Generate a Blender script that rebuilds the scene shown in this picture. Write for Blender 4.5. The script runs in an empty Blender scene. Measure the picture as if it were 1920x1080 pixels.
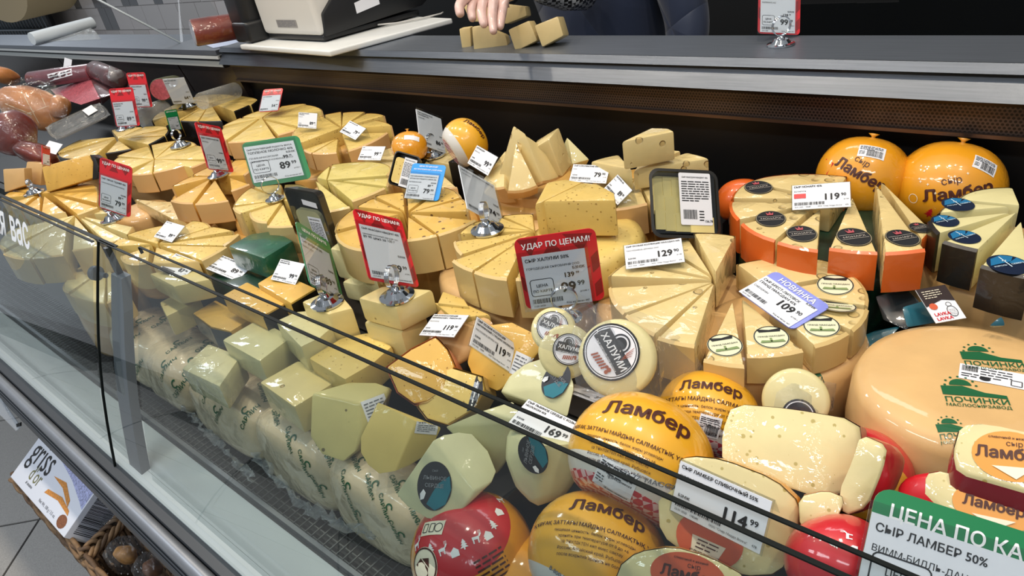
import bpy, bmesh, math, random
import numpy as np
from mathutils import Vector, Matrix
from mathutils.bvhtree import BVHTree
random.seed(7)
S = bpy.context.scene
COL = S.collection
# ---------------------------------------------------------------- camera (a phone held low over the counter)
EYE = 1.55                      # eye height above the floor, metres
FPX = 1331.0                    # focal length in pixels of a 1920 px wide frame
def _axes(roll=10.5, vp=(-670, 67)):
    v = np.array([vp[0]-960, vp[1]-540.0]); r = math.radians(roll)
    n = np.array([math.sin(r), math.cos(r)]); d = -(v @ n)
    down = np.array([n[0]*FPX*FPX/d, n[1]*FPX*FPX/d, FPX]); down /= np.linalg.norm(down)
    left = np.array([v[0], v[1], FPX]); left /= np.linalg.norm(left)
    Z = -down; X = -left; Y = np.cross(Z, X)
    return np.array([X, Y, Z])
RW = _axes()
cd = bpy.data.cameras.new('camera'); cam = bpy.data.objects.new('camera', cd); COL.objects.link(cam)
cd.sensor_width = 36; cd.lens = 36*FPX/1920; cd.clip_start = .01; cd.clip_end = 60
M = Matrix.Identity(4)
for i in range(3):
    M[i][0] = RW[i][0]; M[i][1] = -RW[i][1]; M[i][2] = -RW[i][2]
M[2][3] = EYE
cam.matrix_world = M
S.camera = cam
CAMP = Vector((0, 0, EYE))
# ---------------------------------------------------------------- world and ceiling lamps
w = bpy.data.worlds.new('world'); S.world = w; w.use_nodes = True
w.node_tree.nodes['Background'].inputs[0].default_value = (.80, .86, .93, 1)
w.node_tree.nodes['Background'].inputs[1].default_value = .42
def area(name, loc, target, size, power, col, sy=None):
    l = bpy.data.lights.new(name, 'AREA'); l.energy = power; l.color = col
    l.shape = 'RECTANGLE'; l.size = size; l.size_y = sy or size
    o = bpy.data.objects.new(name, l); COL.objects.link(o); o.location = loc
    o.rotation_euler = (Vector(target)-Vector(loc)).to_track_quat('-Z', 'Y').to_euler()
    return o
WARM = (1.0, .87, .70)
COOL = (.90, .95, 1.0)
for i, x in enumerate((-2.5, -1.7, -.95, -.2, .5)):        # track spots aimed into the case
    area('track_lamp', (x, .50, 2.95), (x-.05, .66, 1.1), .12, 11, WARM)
for x in (-3.2, -1.2, .9):                                  # shop floor strip lights
    area('strip_or_fill_lamp', (x, -1.2, 3.1), (x, -1.0, 0), 1.4, 25, COOL, .25)
area('strip_or_fill_lamp', (-1.2, 2.0, 3.1), (-1.2, 1.6, 0), 1.4, 8, COOL, .25)
area('strip_or_fill_lamp', (-5.0, 1.3, 3.1), (-5.0, 2.2, 0), 1.4, 45, COOL, .25)  # added fill lamp, put in only to brighten the tiled wall
vs = S.view_settings; vs.view_transform = 'Standard'; vs.look = 'None'; vs.exposure = -0.14; vs.gamma = 1.0; vs.use_curve_mapping = False

# ---------------------------------------------------------------- pixel helpers: where a point of the photograph stands in the room
def ray(px, py):
    return Vector(RW @ np.array([(px-960)/FPX, (py-540)/FPX, 1.0]))
def P(px, py, z):               # on the level z (metres below the eye, negative)
    r = ray(px, py); return CAMP + r*(z/r.z)
def PY(px, py, y):              # on the upright plane at depth y
    r = ray(px, py); return CAMP + r*(y/r.y)
def PD(px, py, d):
    return CAMP + ray(px, py)*d
def PP(px, py, o, n):           # on the plane through o with normal n
    r = ray(px, py); t = (o-CAMP).dot(n)/r.dot(n); return CAMP + r*t
def proj(p):
    q = np.array(p) - np.array(CAMP); c = RW.T @ q
    return np.array([960+FPX*c[0]/c[2], 540+FPX*c[1]/c[2]])

# ---------------------------------------------------------------- object helpers
def world_loc(o):
    return Vector(o['_w']) if '_w' in o else o.location.copy()
def tag(o, label=None, cat=None, group=None, kind=None):
    if label: o['label'] = label
    if cat: o['category'] = cat
    if group: o['group'] = group
    if kind: o['kind'] = kind
    return o
def base_of(vs):
    a = np.array(vs); return Vector(((a[:, 0].min()+a[:, 0].max())/2, (a[:, 1].min()+a[:, 1].max())/2, a[:, 2].min()))
def obj(name, verts, faces, mats, parent=None, smooth=False, midx=None, angle=None):
    """one mesh object from world-space vertices; its origin sits at its base (or at its parent's)"""
    o0 = world_loc(parent) if parent is not None else base_of(verts)
    me = bpy.data.meshes.new(name)
    me.from_pydata([tuple(Vector(v)-o0) for v in verts], [], faces)
    if not isinstance(mats, (list, tuple)): mats = [mats]
    for m in mats: me.materials.append(m)
    if midx is not None:
        for p, k in zip(me.polygons, midx): p.material_index = k
    if smooth:
        for p in me.polygons: p.use_smooth = True
    me.update()
    if smooth and angle: me.set_sharp_from_angle(angle=math.radians(angle))
    o = bpy.data.objects.new(name, me); COL.objects.link(o)
    if parent is not None:
        o.parent = parent                     # parents are never rotated or scaled: local = world - parent base
    else:
        o.location = o0
    o['_w'] = tuple(o0)
    return o
def empty(name, loc):
    o = bpy.data.objects.new(name, None); COL.objects.link(o); o.location = loc; o.empty_display_size = .02
    o['_w'] = tuple(loc); return o
def bm_out(bm):
    bm.verts.index_update()
    v = [x.co.copy() for x in bm.verts]; f = [[y.index for y in x.verts] for x in bm.faces]
    mi = [x.material_index for x in bm.faces]
    bm.free(); return v, f, mi
class MB:
    """collects shapes in world space"""
    def __init__(s): s.v = []; s.f = []; s.m = []
    def add(s, v, f, m=0):
        n = len(s.v); s.v += [Vector(x) for x in v]; s.f += [[i+n for i in q] for q in f]
        s.m += [m]*len(f) if isinstance(m, int) else list(m); return s
    def box(s, lo, hi, m=0):
        (a, b, c), (d, e, g) = lo, hi
        return s.add([(a,b,c),(d,b,c),(d,e,c),(a,e,c),(a,b,g),(d,b,g),(d,e,g),(a,e,g)],
                     [(0,3,2,1),(4,5,6,7),(0,1,5,4),(1,2,6,5),(2,3,7,6),(3,0,4,7)], m)
    def prism(s, pts, d, m=0):      # polygon pts extruded by vector d
        n = len(pts); d = Vector(d); pts = [Vector(p) for p in pts]
        return s.add(pts+[p+d for p in pts], [list(range(n))[::-1], list(range(n, 2*n))]+[(i, (i+1) % n, n+(i+1) % n, n+i) for i in range(n)], m)
    def profile(s, yz, x0, x1, m=0):   # (y, z) outline swept along x
        return s.prism([(x0, y, z) for y, z in yz], (x1-x0, 0, 0), m)
    def tube(s, pts, r, n=6, m=0, closed=False):
        pts = [Vector(p) for p in pts]; k = len(pts); rs = r if isinstance(r, (list, tuple)) else [r]*k
        vv = []; up = Vector((0, 0, 1))
        for i, p in enumerate(pts):
            a = pts[(i+1) % k] if (closed or i < k-1) else p; b = pts[i-1] if (closed or i > 0) else p
            t = (a-b).normalized()
            if abs(t.dot(up)) > .95: up = Vector((1, 0, 0)) if abs(t.x) < .9 else Vector((0, 1, 0))
            u = t.cross(up).normalized(); q = u.cross(t)
            for j in range(n):
                g = 2*math.pi*j/n; vv.append(p+(u*math.cos(g)+q*math.sin(g))*rs[i])
        ff = []
        for i in range(k if closed else k-1):
            for j in range(n):
                i2 = (i+1) % k; ff.append((i*n+j, i2*n+j, i2*n+(j+1) % n, i*n+(j+1) % n))
        if not closed: ff += [list(range(n)), list(range((k-1)*n, k*n))[::-1]]
        return s.add(vv, ff, m)
    def lathe(s, prof, o, ax, n=24, m=0):  # prof: (r, h) pairs along axis ax from o
        ax = Vector(ax).normalized(); o = Vector(o)
        u = ax.orthogonal().normalized(); q = ax.cross(u); vv = []; k = len(prof)
        for r, h in prof:
            for j in range(n):
                g = 2*math.pi*j/n; vv.append(o+ax*h+(u*math.cos(g)+q*math.sin(g))*max(r, 1e-5))
        ff = [(i*n+j, i*n+(j+1) % n, (i+1)*n+(j+1) % n, (i+1)*n+j) for i in range(k-1) for j in range(n)]
        ff += [list(range(n))[::-1], list(range((k-1)*n, k*n))]
        return s.add(vv, ff, m)
    def build(s, name, mats, parent=None, smooth=False, angle=None):
        return obj(name, s.v, s.f, mats, parent, smooth, s.m, angle)
def bevel(v, f, off, seg=2, mi=None):
    bm = bmesh.new(); vs_ = [bm.verts.new(x) for x in v]
    for k, q in enumerate(f):
        fc = bm.faces.new([vs_[i] for i in q]); fc.material_index = mi[k] if mi else 0
    bmesh.ops.recalc_face_normals(bm, faces=bm.faces[:])
    if off > 0: bmesh.ops.bevel(bm, geom=bm.edges[:], offset=off, segments=seg, profile=.6, affect='EDGES', clamp_overlap=True)
    return bm_out(bm)
def rbox(name, lo, hi, mat, parent=None, r=.004, seg=2):
    m = MB().box(lo, hi); v, f, _ = bevel(m.v, m.f, r, seg)
    return obj(name, v, f, mat, parent, True, None, 40)

# ---------------------------------------------------------------- materials (all node based)
MATS = {}
def srgb(h):
    if not isinstance(h, str): return tuple(h)+(1,)*(4-len(h))
    c = [int(h[i:i+2], 16)/255 for i in (0, 2, 4)]
    return tuple(x/12.92 if x <= .04045 else ((x+.055)/1.055)**2.4 for x in c)+(1,)
def pmat(name, col, rough=.5, metal=0, coat=0, noise=0, nscale=40, bump=0, bscale=200, alpha=1, emit=0, spec=.5, stretch=None, coatr=.08, cbump=0, cscale=25):
    if name in MATS: return MATS[name]
    m = bpy.data.materials.new(name); m.use_nodes = True; nt = m.node_tree; N = nt.nodes; L = nt.links
    b = N['Principled BSDF']; b.inputs['Base Color'].default_value = srgb(col)
    b.inputs['Roughness'].default_value = rough; b.inputs['Metallic'].default_value = metal
    b.inputs['Coat Weight'].default_value = coat; b.inputs['Coat Roughness'].default_value = coatr
    b.inputs['Alpha'].default_value = alpha; b.inputs['Specular IOR Level'].default_value = spec
    if emit: b.inputs['Emission Color'].default_value = srgb(col); b.inputs['Emission Strength'].default_value = emit
    tc = N.new('ShaderNodeTexCoord'); vec = tc.outputs['Object']
    if stretch:
        mp = N.new('ShaderNodeMapping'); mp.inputs['Scale'].default_value = stretch; L.new(vec, mp.inputs[0]); vec = mp.outputs[0]
    if noise:
        t = N.new('ShaderNodeTexNoise'); t.inputs['Scale'].default_value = nscale; t.inputs['Detail'].default_value = 4; L.new(vec, t.inputs[0])
        hsv = N.new('ShaderNodeHueSaturation'); hsv.inputs['Color'].default_value = srgb(col)
        mr = N.new('ShaderNodeMapRange'); mr.inputs[1].default_value = .3; mr.inputs[2].default_value = .7; mr.inputs[3].default_value = 1-noise; mr.inputs[4].default_value = 1+noise
        L.new(t.outputs[0], mr.inputs[0]); L.new(mr.outputs[0], hsv.inputs['Value']); L.new(hsv.outputs[0], b.inputs['Base Color'])
    if bump:
        t = N.new('ShaderNodeTexNoise'); t.inputs['Scale'].default_value = bscale; t.inputs['Detail'].default_value = 3; L.new(vec, t.inputs[0])
        bp = N.new('ShaderNodeBump'); bp.inputs['Strength'].default_value = bump; bp.inputs['Distance'].default_value = .002
        L.new(t.outputs[0], bp.inputs['Height']); L.new(bp.outputs[0], b.inputs['Normal'])
    if cbump: film_bump(N, L, b, tc.outputs['Object'], cbump, cscale)
    MATS[name] = m; return m
def film_bump(N, L, b, vec, amt, scale):
    """wrinkled cling film: a second, glossy coat with its own creased normal"""
    t = N.new('ShaderNodeTexNoise'); t.inputs['Scale'].default_value = scale*1.6; t.inputs['Detail'].default_value = 3; t.inputs['Distortion'].default_value = .8; L.new(vec, t.inputs[0])
    k = N.new('ShaderNodeTexNoise'); k.inputs['Scale'].default_value = scale*.55; k.inputs['Detail'].default_value = 1; L.new(vec, k.inputs[0])
    r = N.new('ShaderNodeMapRange'); r.inputs[1].default_value = .46; r.inputs[2].default_value = .62; r.inputs[3].default_value = .10; r.inputs[4].default_value = 1.0; L.new(k.outputs[0], r.inputs[0])   # creases gather in patches
    mu = N.new('ShaderNodeMath'); mu.operation = 'MULTIPLY'; L.new(t.outputs[0], mu.inputs[0]); L.new(r.outputs[0], mu.inputs[1])
    bp = N.new('ShaderNodeBump'); bp.inputs['Strength'].default_value = min(1, amt); bp.inputs['Distance'].default_value = .007
    L.new(mu.outputs[0], bp.inputs['Height']); L.new(bp.outputs[0], b.inputs['Coat Normal'])
def cheese(name, col, holes=0, hscale=60, hcol=None, flecks=0, fscale=120, fcol='7a4a20', film=.6, coat=.6, rough=.5, cscale=30):
    """cheese paste under cling film: mottled colour, round eyes or seeds, glossy creased coat"""
    if name in MATS: return MATS[name]
    m = bpy.data.materials.new(name); m.use_nodes = True; nt = m.node_tree; N = nt.nodes; L = nt.links
    b = N['Principled BSDF']; b.inputs['Roughness'].default_value = rough
    b.inputs['Coat Weight'].default_value = coat; b.inputs['Coat Roughness'].default_value = .045
    tc = N.new('ShaderNodeTexCoord'); vec = tc.outputs['Object']
    t = N.new('ShaderNodeTexNoise'); t.inputs['Scale'].default_value = 18; t.inputs['Detail'].default_value = 6; L.new(vec, t.inputs[0])
    hsv = N.new('ShaderNodeHueSaturation'); hsv.inputs['Color'].default_value = srgb(col)
    mr = N.new('ShaderNodeMapRange'); mr.inputs[1].default_value = .3; mr.inputs[2].default_value = .7; mr.inputs[3].default_value = .90; mr.inputs[4].default_value = 1.08
    L.new(t.outputs[0], mr.inputs[0]); L.new(mr.outputs[0], hsv.inputs['Value']); cur = hsv.outputs[0]
    def spots(cur, scale, size, c, dent, jit=1.0):
        v = N.new('ShaderNodeTexVoronoi'); v.inputs['Scale'].default_value = scale; v.inputs['Randomness'].default_value = jit; L.new(vec, v.inputs[0])
        sep = N.new('ShaderNodeSeparateColor'); L.new(v.outputs['Color'], sep.inputs[0])
        th = N.new('ShaderNodeMath'); th.operation = 'MULTIPLY'; th.inputs[1].default_value = size; L.new(sep.outputs[0], th.inputs[0])
        r = N.new('ShaderNodeMapRange'); r.inputs[3].default_value = 1; r.inputs[4].default_value = 0
        a = N.new('ShaderNodeMath'); a.operation = 'MULTIPLY'; a.inputs[1].default_value = .75; L.new(th.outputs[0], a.inputs[0])
        L.new(v.outputs['Distance'], r.inputs[0]); L.new(a.outputs[0], r.inputs[1]); L.new(th.outputs[0], r.inputs[2])
        mx = N.new('ShaderNodeMix'); mx.data_type = 'RGBA'; L.new(r.outputs[0], mx.inputs[0]); L.new(cur, mx.inputs[6]); mx.inputs[7].default_value = srgb(c)
        return mx.outputs[2], r.outputs[0]
    hb = None
    if holes: cur, hb = spots(cur, hscale, holes, hcol or col, 1)
    if flecks: cur, _ = spots(cur, fscale, flecks, fcol, 0)
    L.new(cur, b.inputs['Base Color'])
    t2 = N.new('ShaderNodeTexNoise'); t2.inputs['Scale'].default_value = 140; t2.inputs['Detail'].default_value = 3; L.new(vec, t2.inputs[0])
    bp = N.new('ShaderNodeBump'); bp.inputs['Strength'].default_value = .18; bp.inputs['Distance'].default_value = .001; L.new(t2.outputs[0], bp.inputs['Height'])
    if hb:
        b2 = N.new('ShaderNodeBump'); b2.inputs['Strength'].default_value = .9; b2.inputs['Distance'].default_value = .004; b2.invert = True
        L.new(hb, b2.inputs['Height']); L.new(bp.outputs[0], b2.inputs['Normal']); bp = b2
    L.new(bp.outputs[0], b.inputs['Normal'])
    if film: film_bump(N, L, b, vec, film, cscale)
    MATS[name] = m; return m
def glassmat(name, tint, refl=1.0, rough=.0, base=None, ior=1.45, bump=0, bscale=30):
    """thin clear sheet: lets light straight through, mirrors by the Fresnel law"""
    if name in MATS: return MATS[name]
    m = bpy.data.materials.new(name); m.use_nodes = True; nt = m.node_tree; N = nt.nodes; L = nt.links
    for n in list(N):
        if n.type != 'OUTPUT_MATERIAL': N.remove(n)
    out = [n for n in N if n.type == 'OUTPUT_MATERIAL'][0]
    tr = N.new('ShaderNodeBsdfTransparent'); tr.inputs[0].default_value = srgb(tint)
    gl = N.new('ShaderNodeBsdfGlossy'); gl.inputs['Roughness'].default_value = rough; gl.inputs[0].default_value = (refl, refl, refl, 1)
    fr = N.new('ShaderNodeLayerWeight'); fr.inputs[0].default_value = .5       # Schlick's law, the same from both sides of the sheet
    p5 = N.new('ShaderNodeMath'); p5.operation = 'POWER'; L.new(fr.outputs['Facing'], p5.inputs[0]); p5.inputs[1].default_value = 4.6
    ml = N.new('ShaderNodeMath'); ml.operation = 'MULTIPLY_ADD'; L.new(p5.outputs[0], ml.inputs[0]); ml.inputs[1].default_value = .85; ml.inputs[2].default_value = .035
    mx = N.new('ShaderNodeMixShader'); L.new(ml.outputs[0], mx.inputs[0]); L.new(tr.outputs[0], mx.inputs[1]); L.new(gl.outputs[0], mx.inputs[2])
    last = mx
    if base:
        df = N.new('ShaderNodeBsdfDiffuse'); df.inputs[0].default_value = srgb(base[0]); m2 = N.new('ShaderNodeMixShader'); m2.inputs[0].default_value = base[1]
        L.new(mx.outputs[0], m2.inputs[1]); L.new(df.outputs[0], m2.inputs[2]); last = m2
    if bump:
        tc = N.new('ShaderNodeTexCoord'); t = N.new('ShaderNodeTexNoise'); t.inputs['Scale'].default_value = bscale; t.inputs['Detail'].default_value = 4; t.inputs['Distortion'].default_value = 1.5
        L.new(tc.outputs['Object'], t.inputs[0]); bp = N.new('ShaderNodeBump'); bp.inputs['Strength'].default_value = bump; bp.inputs['Distance'].default_value = .008
        L.new(t.outputs[0], bp.inputs['Height']); L.new(bp.outputs[0], gl.inputs['Normal']); L.new(bp.outputs[0], fr.inputs['Normal'])
    L.new(last.outputs[0], out.inputs[0]); MATS[name] = m; return m
# ================================================================ THE ROOM
def Zw(z): return EYE+z
m_steel = pmat('brushed_steel', '74787e', .33, 1, noise=.10, nscale=6, stretch=(2, 60, 60), bump=.05, bscale=60)
m_steel_dark = pmat('worn_steel_top', '7d838c', .42, .8, noise=.08, nscale=5, stretch=(2, 40, 40), bump=.04, bscale=50)
m_black = pmat('matt_black_panel', '0b0a0a', .45, noise=.2, nscale=8)
m_alu = pmat('grey_aluminium', '9a9ea5', .42, .7, noise=.05)
m_alu_dark = pmat('dark_aluminium', '4c5056', .5, .6)
m_white_enamel = pmat('white_enamel', 'e2e6e8', .3, noise=.04, nscale=5)
m_rubber = pmat('black_rubber', '17181a', .6)
m_brown = pmat('brown_panel', '2c231f', .35, noise=.2, nscale=12)
m_floor_tile = pmat('speckled_granite', 'a3a19e', .45, noise=.22, nscale=420)
m_grout = pmat('dark_grout', '3c3b3a', .9)
# floor of diagonal square tiles
c0 = Vector((-2.422, .076)); TS = .62; dA = Vector((.7071, .7071)); dB = Vector((.7071, -.7071))
fl = obj('floor', [(-6, -3, 0), (3, -3, 0), (3, 4, 0), (-6, 4, 0)], [(0, 1, 2, 3)], m_grout); tag(fl, kind='structure')
tile_me = None
for i in range(-5, 5):
    for j in range(-4, 5):
        c = c0+dA*(TS*i)+dB*(TS*j); q = c+dA*TS/2+dB*TS/2
        if not (-4.9 < q.x < .2 and -1.9 < q.y < 1.2): continue
        g = .004; pts = [c+dA*g+dB*g, c+dA*(TS-g)+dB*g, c+dA*(TS-g)+dB*(TS-g), c+dA*g+dB*(TS-g)]
        if tile_me is None:
            mb = MB().prism([(p.x-q.x, p.y-q.y, 0) for p in pts][::-1], (0, 0, .004))
            tile_me = bpy.data.meshes.new('tile'); tile_me.from_pydata(mb.v, [], mb.f); tile_me.materials.append(m_floor_tile)
        o = bpy.data.objects.new('tile', tile_me); COL.objects.link(o); o.parent = fl
        o.location = (q.x-fl.location.x, q.y-fl.location.y, 0-fl.location.z)
# back wall: dark part and tiled part
m_wall_dark = pmat('dark_wall', '0a0b0c', .5)
m_t = [pmat('tile_taupe', '98928f', .3, coat=.3), pmat('tile_charcoal', '47474a', .3, coat=.3), pmat('tile_pale', 'a39d9b', .3, coat=.3), pmat('tile_black', '101213', .25, coat=.2)]
YW = 2.7; XTW = PY(620, 30, 2.7).x
wb = MB().box((-14, YW, 0), (3, YW+.1, 3.2)).build('wall_back', m_wall_dark); tag(wb, kind='structure')
wt = MB().box((-14, YW-.004, 0), (XTW, YW, 3.2)).build('wall_tiled', pmat('wall_grout', 'a9a5a2', .8)); tag(wt, kind='structure')
rr = random.Random(3); tm = {}
def wall_tile(x, z, wdt, h, m):
    k = (round(wdt, 3), m.name)
    if k not in tm:
        mb = MB().box((-wdt/2+.003, -.006, -h/2+.003), (wdt/2-.003, 0, h/2-.003))
        me = bpy.data.meshes.new('tile'); me.from_pydata(mb.v, [], mb.f); me.materials.append(m); tm[k] = me
    o = bpy.data.objects.new('tile', tm[k]); COL.objects.link(o)
    return o
row = 0; z = .74
while z < 1.40:
    x = XTW-(.11 if row % 2 else 0); h = .19
    while x > -11.5:
        dark = rr.random() < .34; wd = .15 if dark else .30
        o = wall_tile(x, z, wd, h, m_t[1] if dark else m_t[rr.choice((0, 0, 2))]); o.parent = wt
        o.location = Vector((x-wd/2, YW-.004, z+h/2))-wt.location; x -= wd
    z += h; row += 1
for (a, b) in [(PY(x, y, YW).x, PY(x, y, YW).z) for x, y in ((1610, 42), (1690, 42), (1770, 8), (1850, 8), (1930, 8), (1530, 42), (1850, 46))]:
    o = wall_tile(0, 0, .27, .135, m_t[3]); o.parent = wb; o.location = Vector((a, YW, b))-wb.location

# ================================================================ THE SERVE-OVER CASE
case = empty('display_case', (-1.3, .62, 0))
tag(case, 'long refrigerated serve-over case with low glass front and dark inside', 'display case')
XL, XR, XJ = -4.6, 1.1, -1.966
DECK, STEP = Zw(-.70), Zw(-.56)
mb = MB()   # body under the deck
mb.profile([(.32, .10), (1.12, .10), (1.12, DECK-.02), (.15, DECK-.02), (.15, DECK-.05), (.32, DECK-.15)], XL, XR).build('body', pmat('case_body', '6a6e74', .5, .3), case)
MB().profile([(.255, DECK-.02), (1.07, DECK-.02), (1.07, STEP-.004), (.47, STEP-.004), (.47, DECK-.004), (.255, DECK-.004)], XL, XR).build('deck', pmat('deck_grey', '1d2122', .45, .2), case)
MB().profile([(.49, STEP-.004), (1.06, STEP-.004), (1.06, STEP), (.49, STEP)], XL, XR).build('shelf_mat', m_black, case)
# grate in front of the goods
gm = pmat('grate_wire', '6a6e70', .35, .8); mb = MB()
for k in range(7):
    y = .247+k*.0125; mb.box((-2.9, y-.0008, DECK+.002), (-.02, y+.0008, DECK+.0036))
x = -2.9
while x < -.02:
    mb.box((x-.0009, .242, DECK+.0036), (x+.0009, .330, DECK+.0052)); x += .0135
g = mb.build('grate', gm, case)
MB().profile([(.2375, DECK-.02), (.2435, DECK-.02), (.2435, DECK+.008), (.2375, DECK+.008)], XL, XR).build('grate_edge', m_alu, case)
MB().profile([(.231, DECK-.03), (.2375, DECK-.03), (.2375, DECK-.002), (.231, DECK-.002)], XL, XR).build('channel', m_alu_dark, case)
MB().profile([(.158, DECK-.03), (.178, DECK-.03), (.178, DECK+.003), (.158, DECK+.001)], XL, XR).build('front_tray', m_white_enamel, case)
MB().profile([(.1785, DECK-.03), (.231, DECK-.03), (.231, DECK+.006), (.1785, DECK+.003)], XL, XR).build('front_tray', m_white_enamel, case)
MB().profile([(.142, DECK-.03), (.158, DECK-.03), (.158, DECK-.002), (.142, DECK-.002)], XL, XR).build('glass_channel', m_alu_dark, case)
# bumper: rounded aluminium rail over a ribbed strip
pr = [(.1415, DECK-.035)]+[(.1315+.0100*math.cos(a), DECK-.018+.011*math.sin(a)) for a in [math.radians(q) for q in range(0, 181, 20)]]+[(.1215, DECK-.035)]
MB().profile(pr[::-1], XL, XR).build('bumper', m_alu, case, True, 50)
mb = MB()
for k in range(3):
    y = .1225-k*.0028; mb.profile([(y-.0019, DECK-.055-.003*k), (y, DECK-.055-.003*k), (y, DECK-.026-.004*k), (y-.0019, DECK-.028-.004*k)], XL, XR)
mb.build('ribbed_strip', m_alu_dark, case)
# rear: perforated air panel, fascia, black back
def perforated():
    m = bpy.data.materials.new('perforated_panel'); m.use_nodes = True; N = m.node_tree.nodes; L = m.node_tree.links; b = N['Principled BSDF']
    b.inputs['Metallic'].default_value = .6; b.inputs['Roughness'].default_value = .4
    tc = N.new('ShaderNodeTexCoord'); sp = N.new('ShaderNodeSeparateXYZ'); L.new(tc.outputs['Object'], sp.inputs[0])
    def ma(op, a, bb=None):
        n = N.new('ShaderNodeMath'); n.operation = op
        for i, q in enumerate((a, bb)):
            if q is None: continue
            if isinstance(q, (int, float)): n.inputs[i].default_value = q
            else: L.new(q, n.inputs[i])
        return n.outputs[0]
    p = .0052; zz = ma('DIVIDE', sp.outputs[2], p*.866); rw = ma('FLOOR', zz); fz = ma('SUBTRACT', ma('SUBTRACT', zz, rw), .5)
    xx = ma('ADD', ma('DIVIDE', sp.outputs[0], p), ma('MULTIPLY', rw, .5)); fx = ma('SUBTRACT', ma('SUBTRACT', xx, ma('FLOOR', xx)), .5)
    d = ma('SQRT', ma('ADD', ma('MULTIPLY', fx, fx), ma('MULTIPLY', ma('MULTIPLY', fz, fz), .75)))
    hole = ma('LESS_THAN', d, .32)
    mx = N.new('ShaderNodeMix'); mx.data_type = 'RGBA'; L.new(hole, mx.inputs[0]); mx.inputs[6].default_value = srgb('5d5049'); mx.inputs[7].default_value = srgb('060505'); L.new(mx.outputs[2], b.inputs['Base Color'])
    L.new(ma('MULTIPLY', ma('SUBTRACT', 1, hole), .6), b.inputs['Metallic'])
    return m
MB().profile([(1.012, Zw(-.334)), (1.06, Zw(-.334)), (1.06, Zw(-.374)), (1.016, Zw(-.374))], XJ, XR).build('air_panel', perforated(), case)
MB().profile([(1.010, Zw(-.372)), (1.03, Zw(-.372)), (1.03, Zw(-.377)), (1.010, Zw(-.377))], XJ, XR).build('panel_lip', pmat('bronze_lip', '6d5a4d', .35, .8), case)
MB().profile([(1.003, Zw(-.327)), (1.05, Zw(-.327)), (1.05, Zw(-.334)), (1.006, Zw(-.334))], XJ, XR).build('shadow_gap', pmat('gap_brown', '2a2018', .4, .5), case)
MB().profile([(1.0, Zw(-.2935)), (1.06, Zw(-.2935)), (1.06, Zw(-.327)), (.978, Zw(-.3208))], XJ, XR).build('fascia', m_steel, case)
MB().profile([(1.05, DECK), (1.09, DECK), (1.09, Zw(-.36)), (1.05, Zw(-.36))], XL, XR).build('back_panel', m_black, case)
# left unit of the case: enamel rail and brown rear panels
MB().profile([(.985, Zw(-.299)), (1.05, Zw(-.299)), (1.05, Zw(-.309)), (.985, Zw(-.309))], XL, XJ-.004).build('rail', pmat('rail_white', 'c9cdcd', .3, .0), case)
MB().profile([(.998, Zw(-.309)), (1.05, Zw(-.309)), (1.05, Zw(-.317)), (.998, Zw(-.317))], XL, XJ-.004).build('rail_groove', m_alu_dark, case)
MB().profile([(.990, Zw(-.317)), (1.05, Zw(-.317)), (1.05, Zw(-.332)), (.990, Zw(-.332))], XL, XJ-.004).build('rail', pmat('rail_grey', 'a3a7a5', .35, .0), case)
for a, b in ((XL, -3.33), (-3.325, -2.30), (-2.295, XJ)):
    MB().profile([(1.012, Zw(-.332)), (1.05, Zw(-.332)), (1.05, Zw(-.43)), (1.035, Zw(-.43))], a, b-.003).build('rear_panel', m_brown, case)
MB().box((XJ-.004, .99, Zw(-.335)), (XJ+.001, 1.05, Zw(-.30))).build('joint_gap', m_rubber, case)
# worktop (one continuous steel ledge)
wk = MB().profile([(1.0, Zw(-.280)), (1.127, Zw(-.280)), (1.127, Zw(-.30)), (1.02, Zw(-.30)), (1.02, Zw(-.292)), (1.0, Zw(-.292))][::-1], XJ, XR).build('steel_worktop', m_steel_dark)
tag(wk, 'narrow brushed steel serving ledge running behind the cheese case', 'worktop')
MB().profile([(.9985, Zw(-.2795)), (1.001, Zw(-.2795)), (1.001, Zw(-.2925)), (.9905, Zw(-.2905))], XJ, XR).build('edge_trim', m_steel, wk)
wk2 = MB().profile([(.985, Zw(-.285)), (1.165, Zw(-.285)), (1.165, Zw(-.30)), (.985, Zw(-.30))][::-1], XL, XJ-.006).build('steel_worktop', m_steel_dark)
tag(wk2, 'grey steel ledge behind the sausage and ham, with a film roll on it', 'worktop')

# ---------------------------------------------------------------- glass front
m_glass = glassmat('front_glass', 'e6ebeb', 1.0)
m_gedge = pmat('glass_edge', '0a100f', .5, spec=.2)
ZT = Zw(-.36); ZB = DECK-.015
def gcurve(y0, n=9, yb=.150):   # pane profile from its bottom channel to its top edge, bowing outwards
    out = []
    for i in range(n):
        t = i/(n-1); z = ZB+(ZT-ZB)*t; y = yb+(y0-yb)*t**1.0 - .012*math.sin(math.pi*t)
        out.append((y, z))
    return out
def pane(y0, x0, x1, th=.006, label=None, yb=.150, side=False):
    c = gcurve(y0, yb=yb); n = len(c); mb = MB(); v = []
    for (y, z) in c: v += [(x0, y, z), (x1, y, z)]
    mb.add(v, [(2*i, 2*i+1, 2*i+3, 2*i+2) for i in range(n-1)])
    o = mb.build('glass_pane', m_glass, case, True)
    y, z = c[-1]; MB().box((x0, y-th/2, z-.0007), (x1, y+th/2, z+.0007)).build('polished_edge', m_gedge, o)
    e = MB()
    for i in range(n-1):
        (ya, za), (yb_, zb_) = c[i], c[i+1]
        e.prism([(x0-.001, ya-th/2, za), (x0-.001, ya+th/2, za), (x0-.001, yb_+th/2, zb_), (x0-.001, yb_-th/2, zb_)], (.0025, 0, 0))
    if side: e.build('polished_edge', m_gedge, o)
    return o
pane(.281, -1.110, XR, .0036, side=True)
pane(.300, -1.013, XR, .0032, yb=.168)
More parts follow.
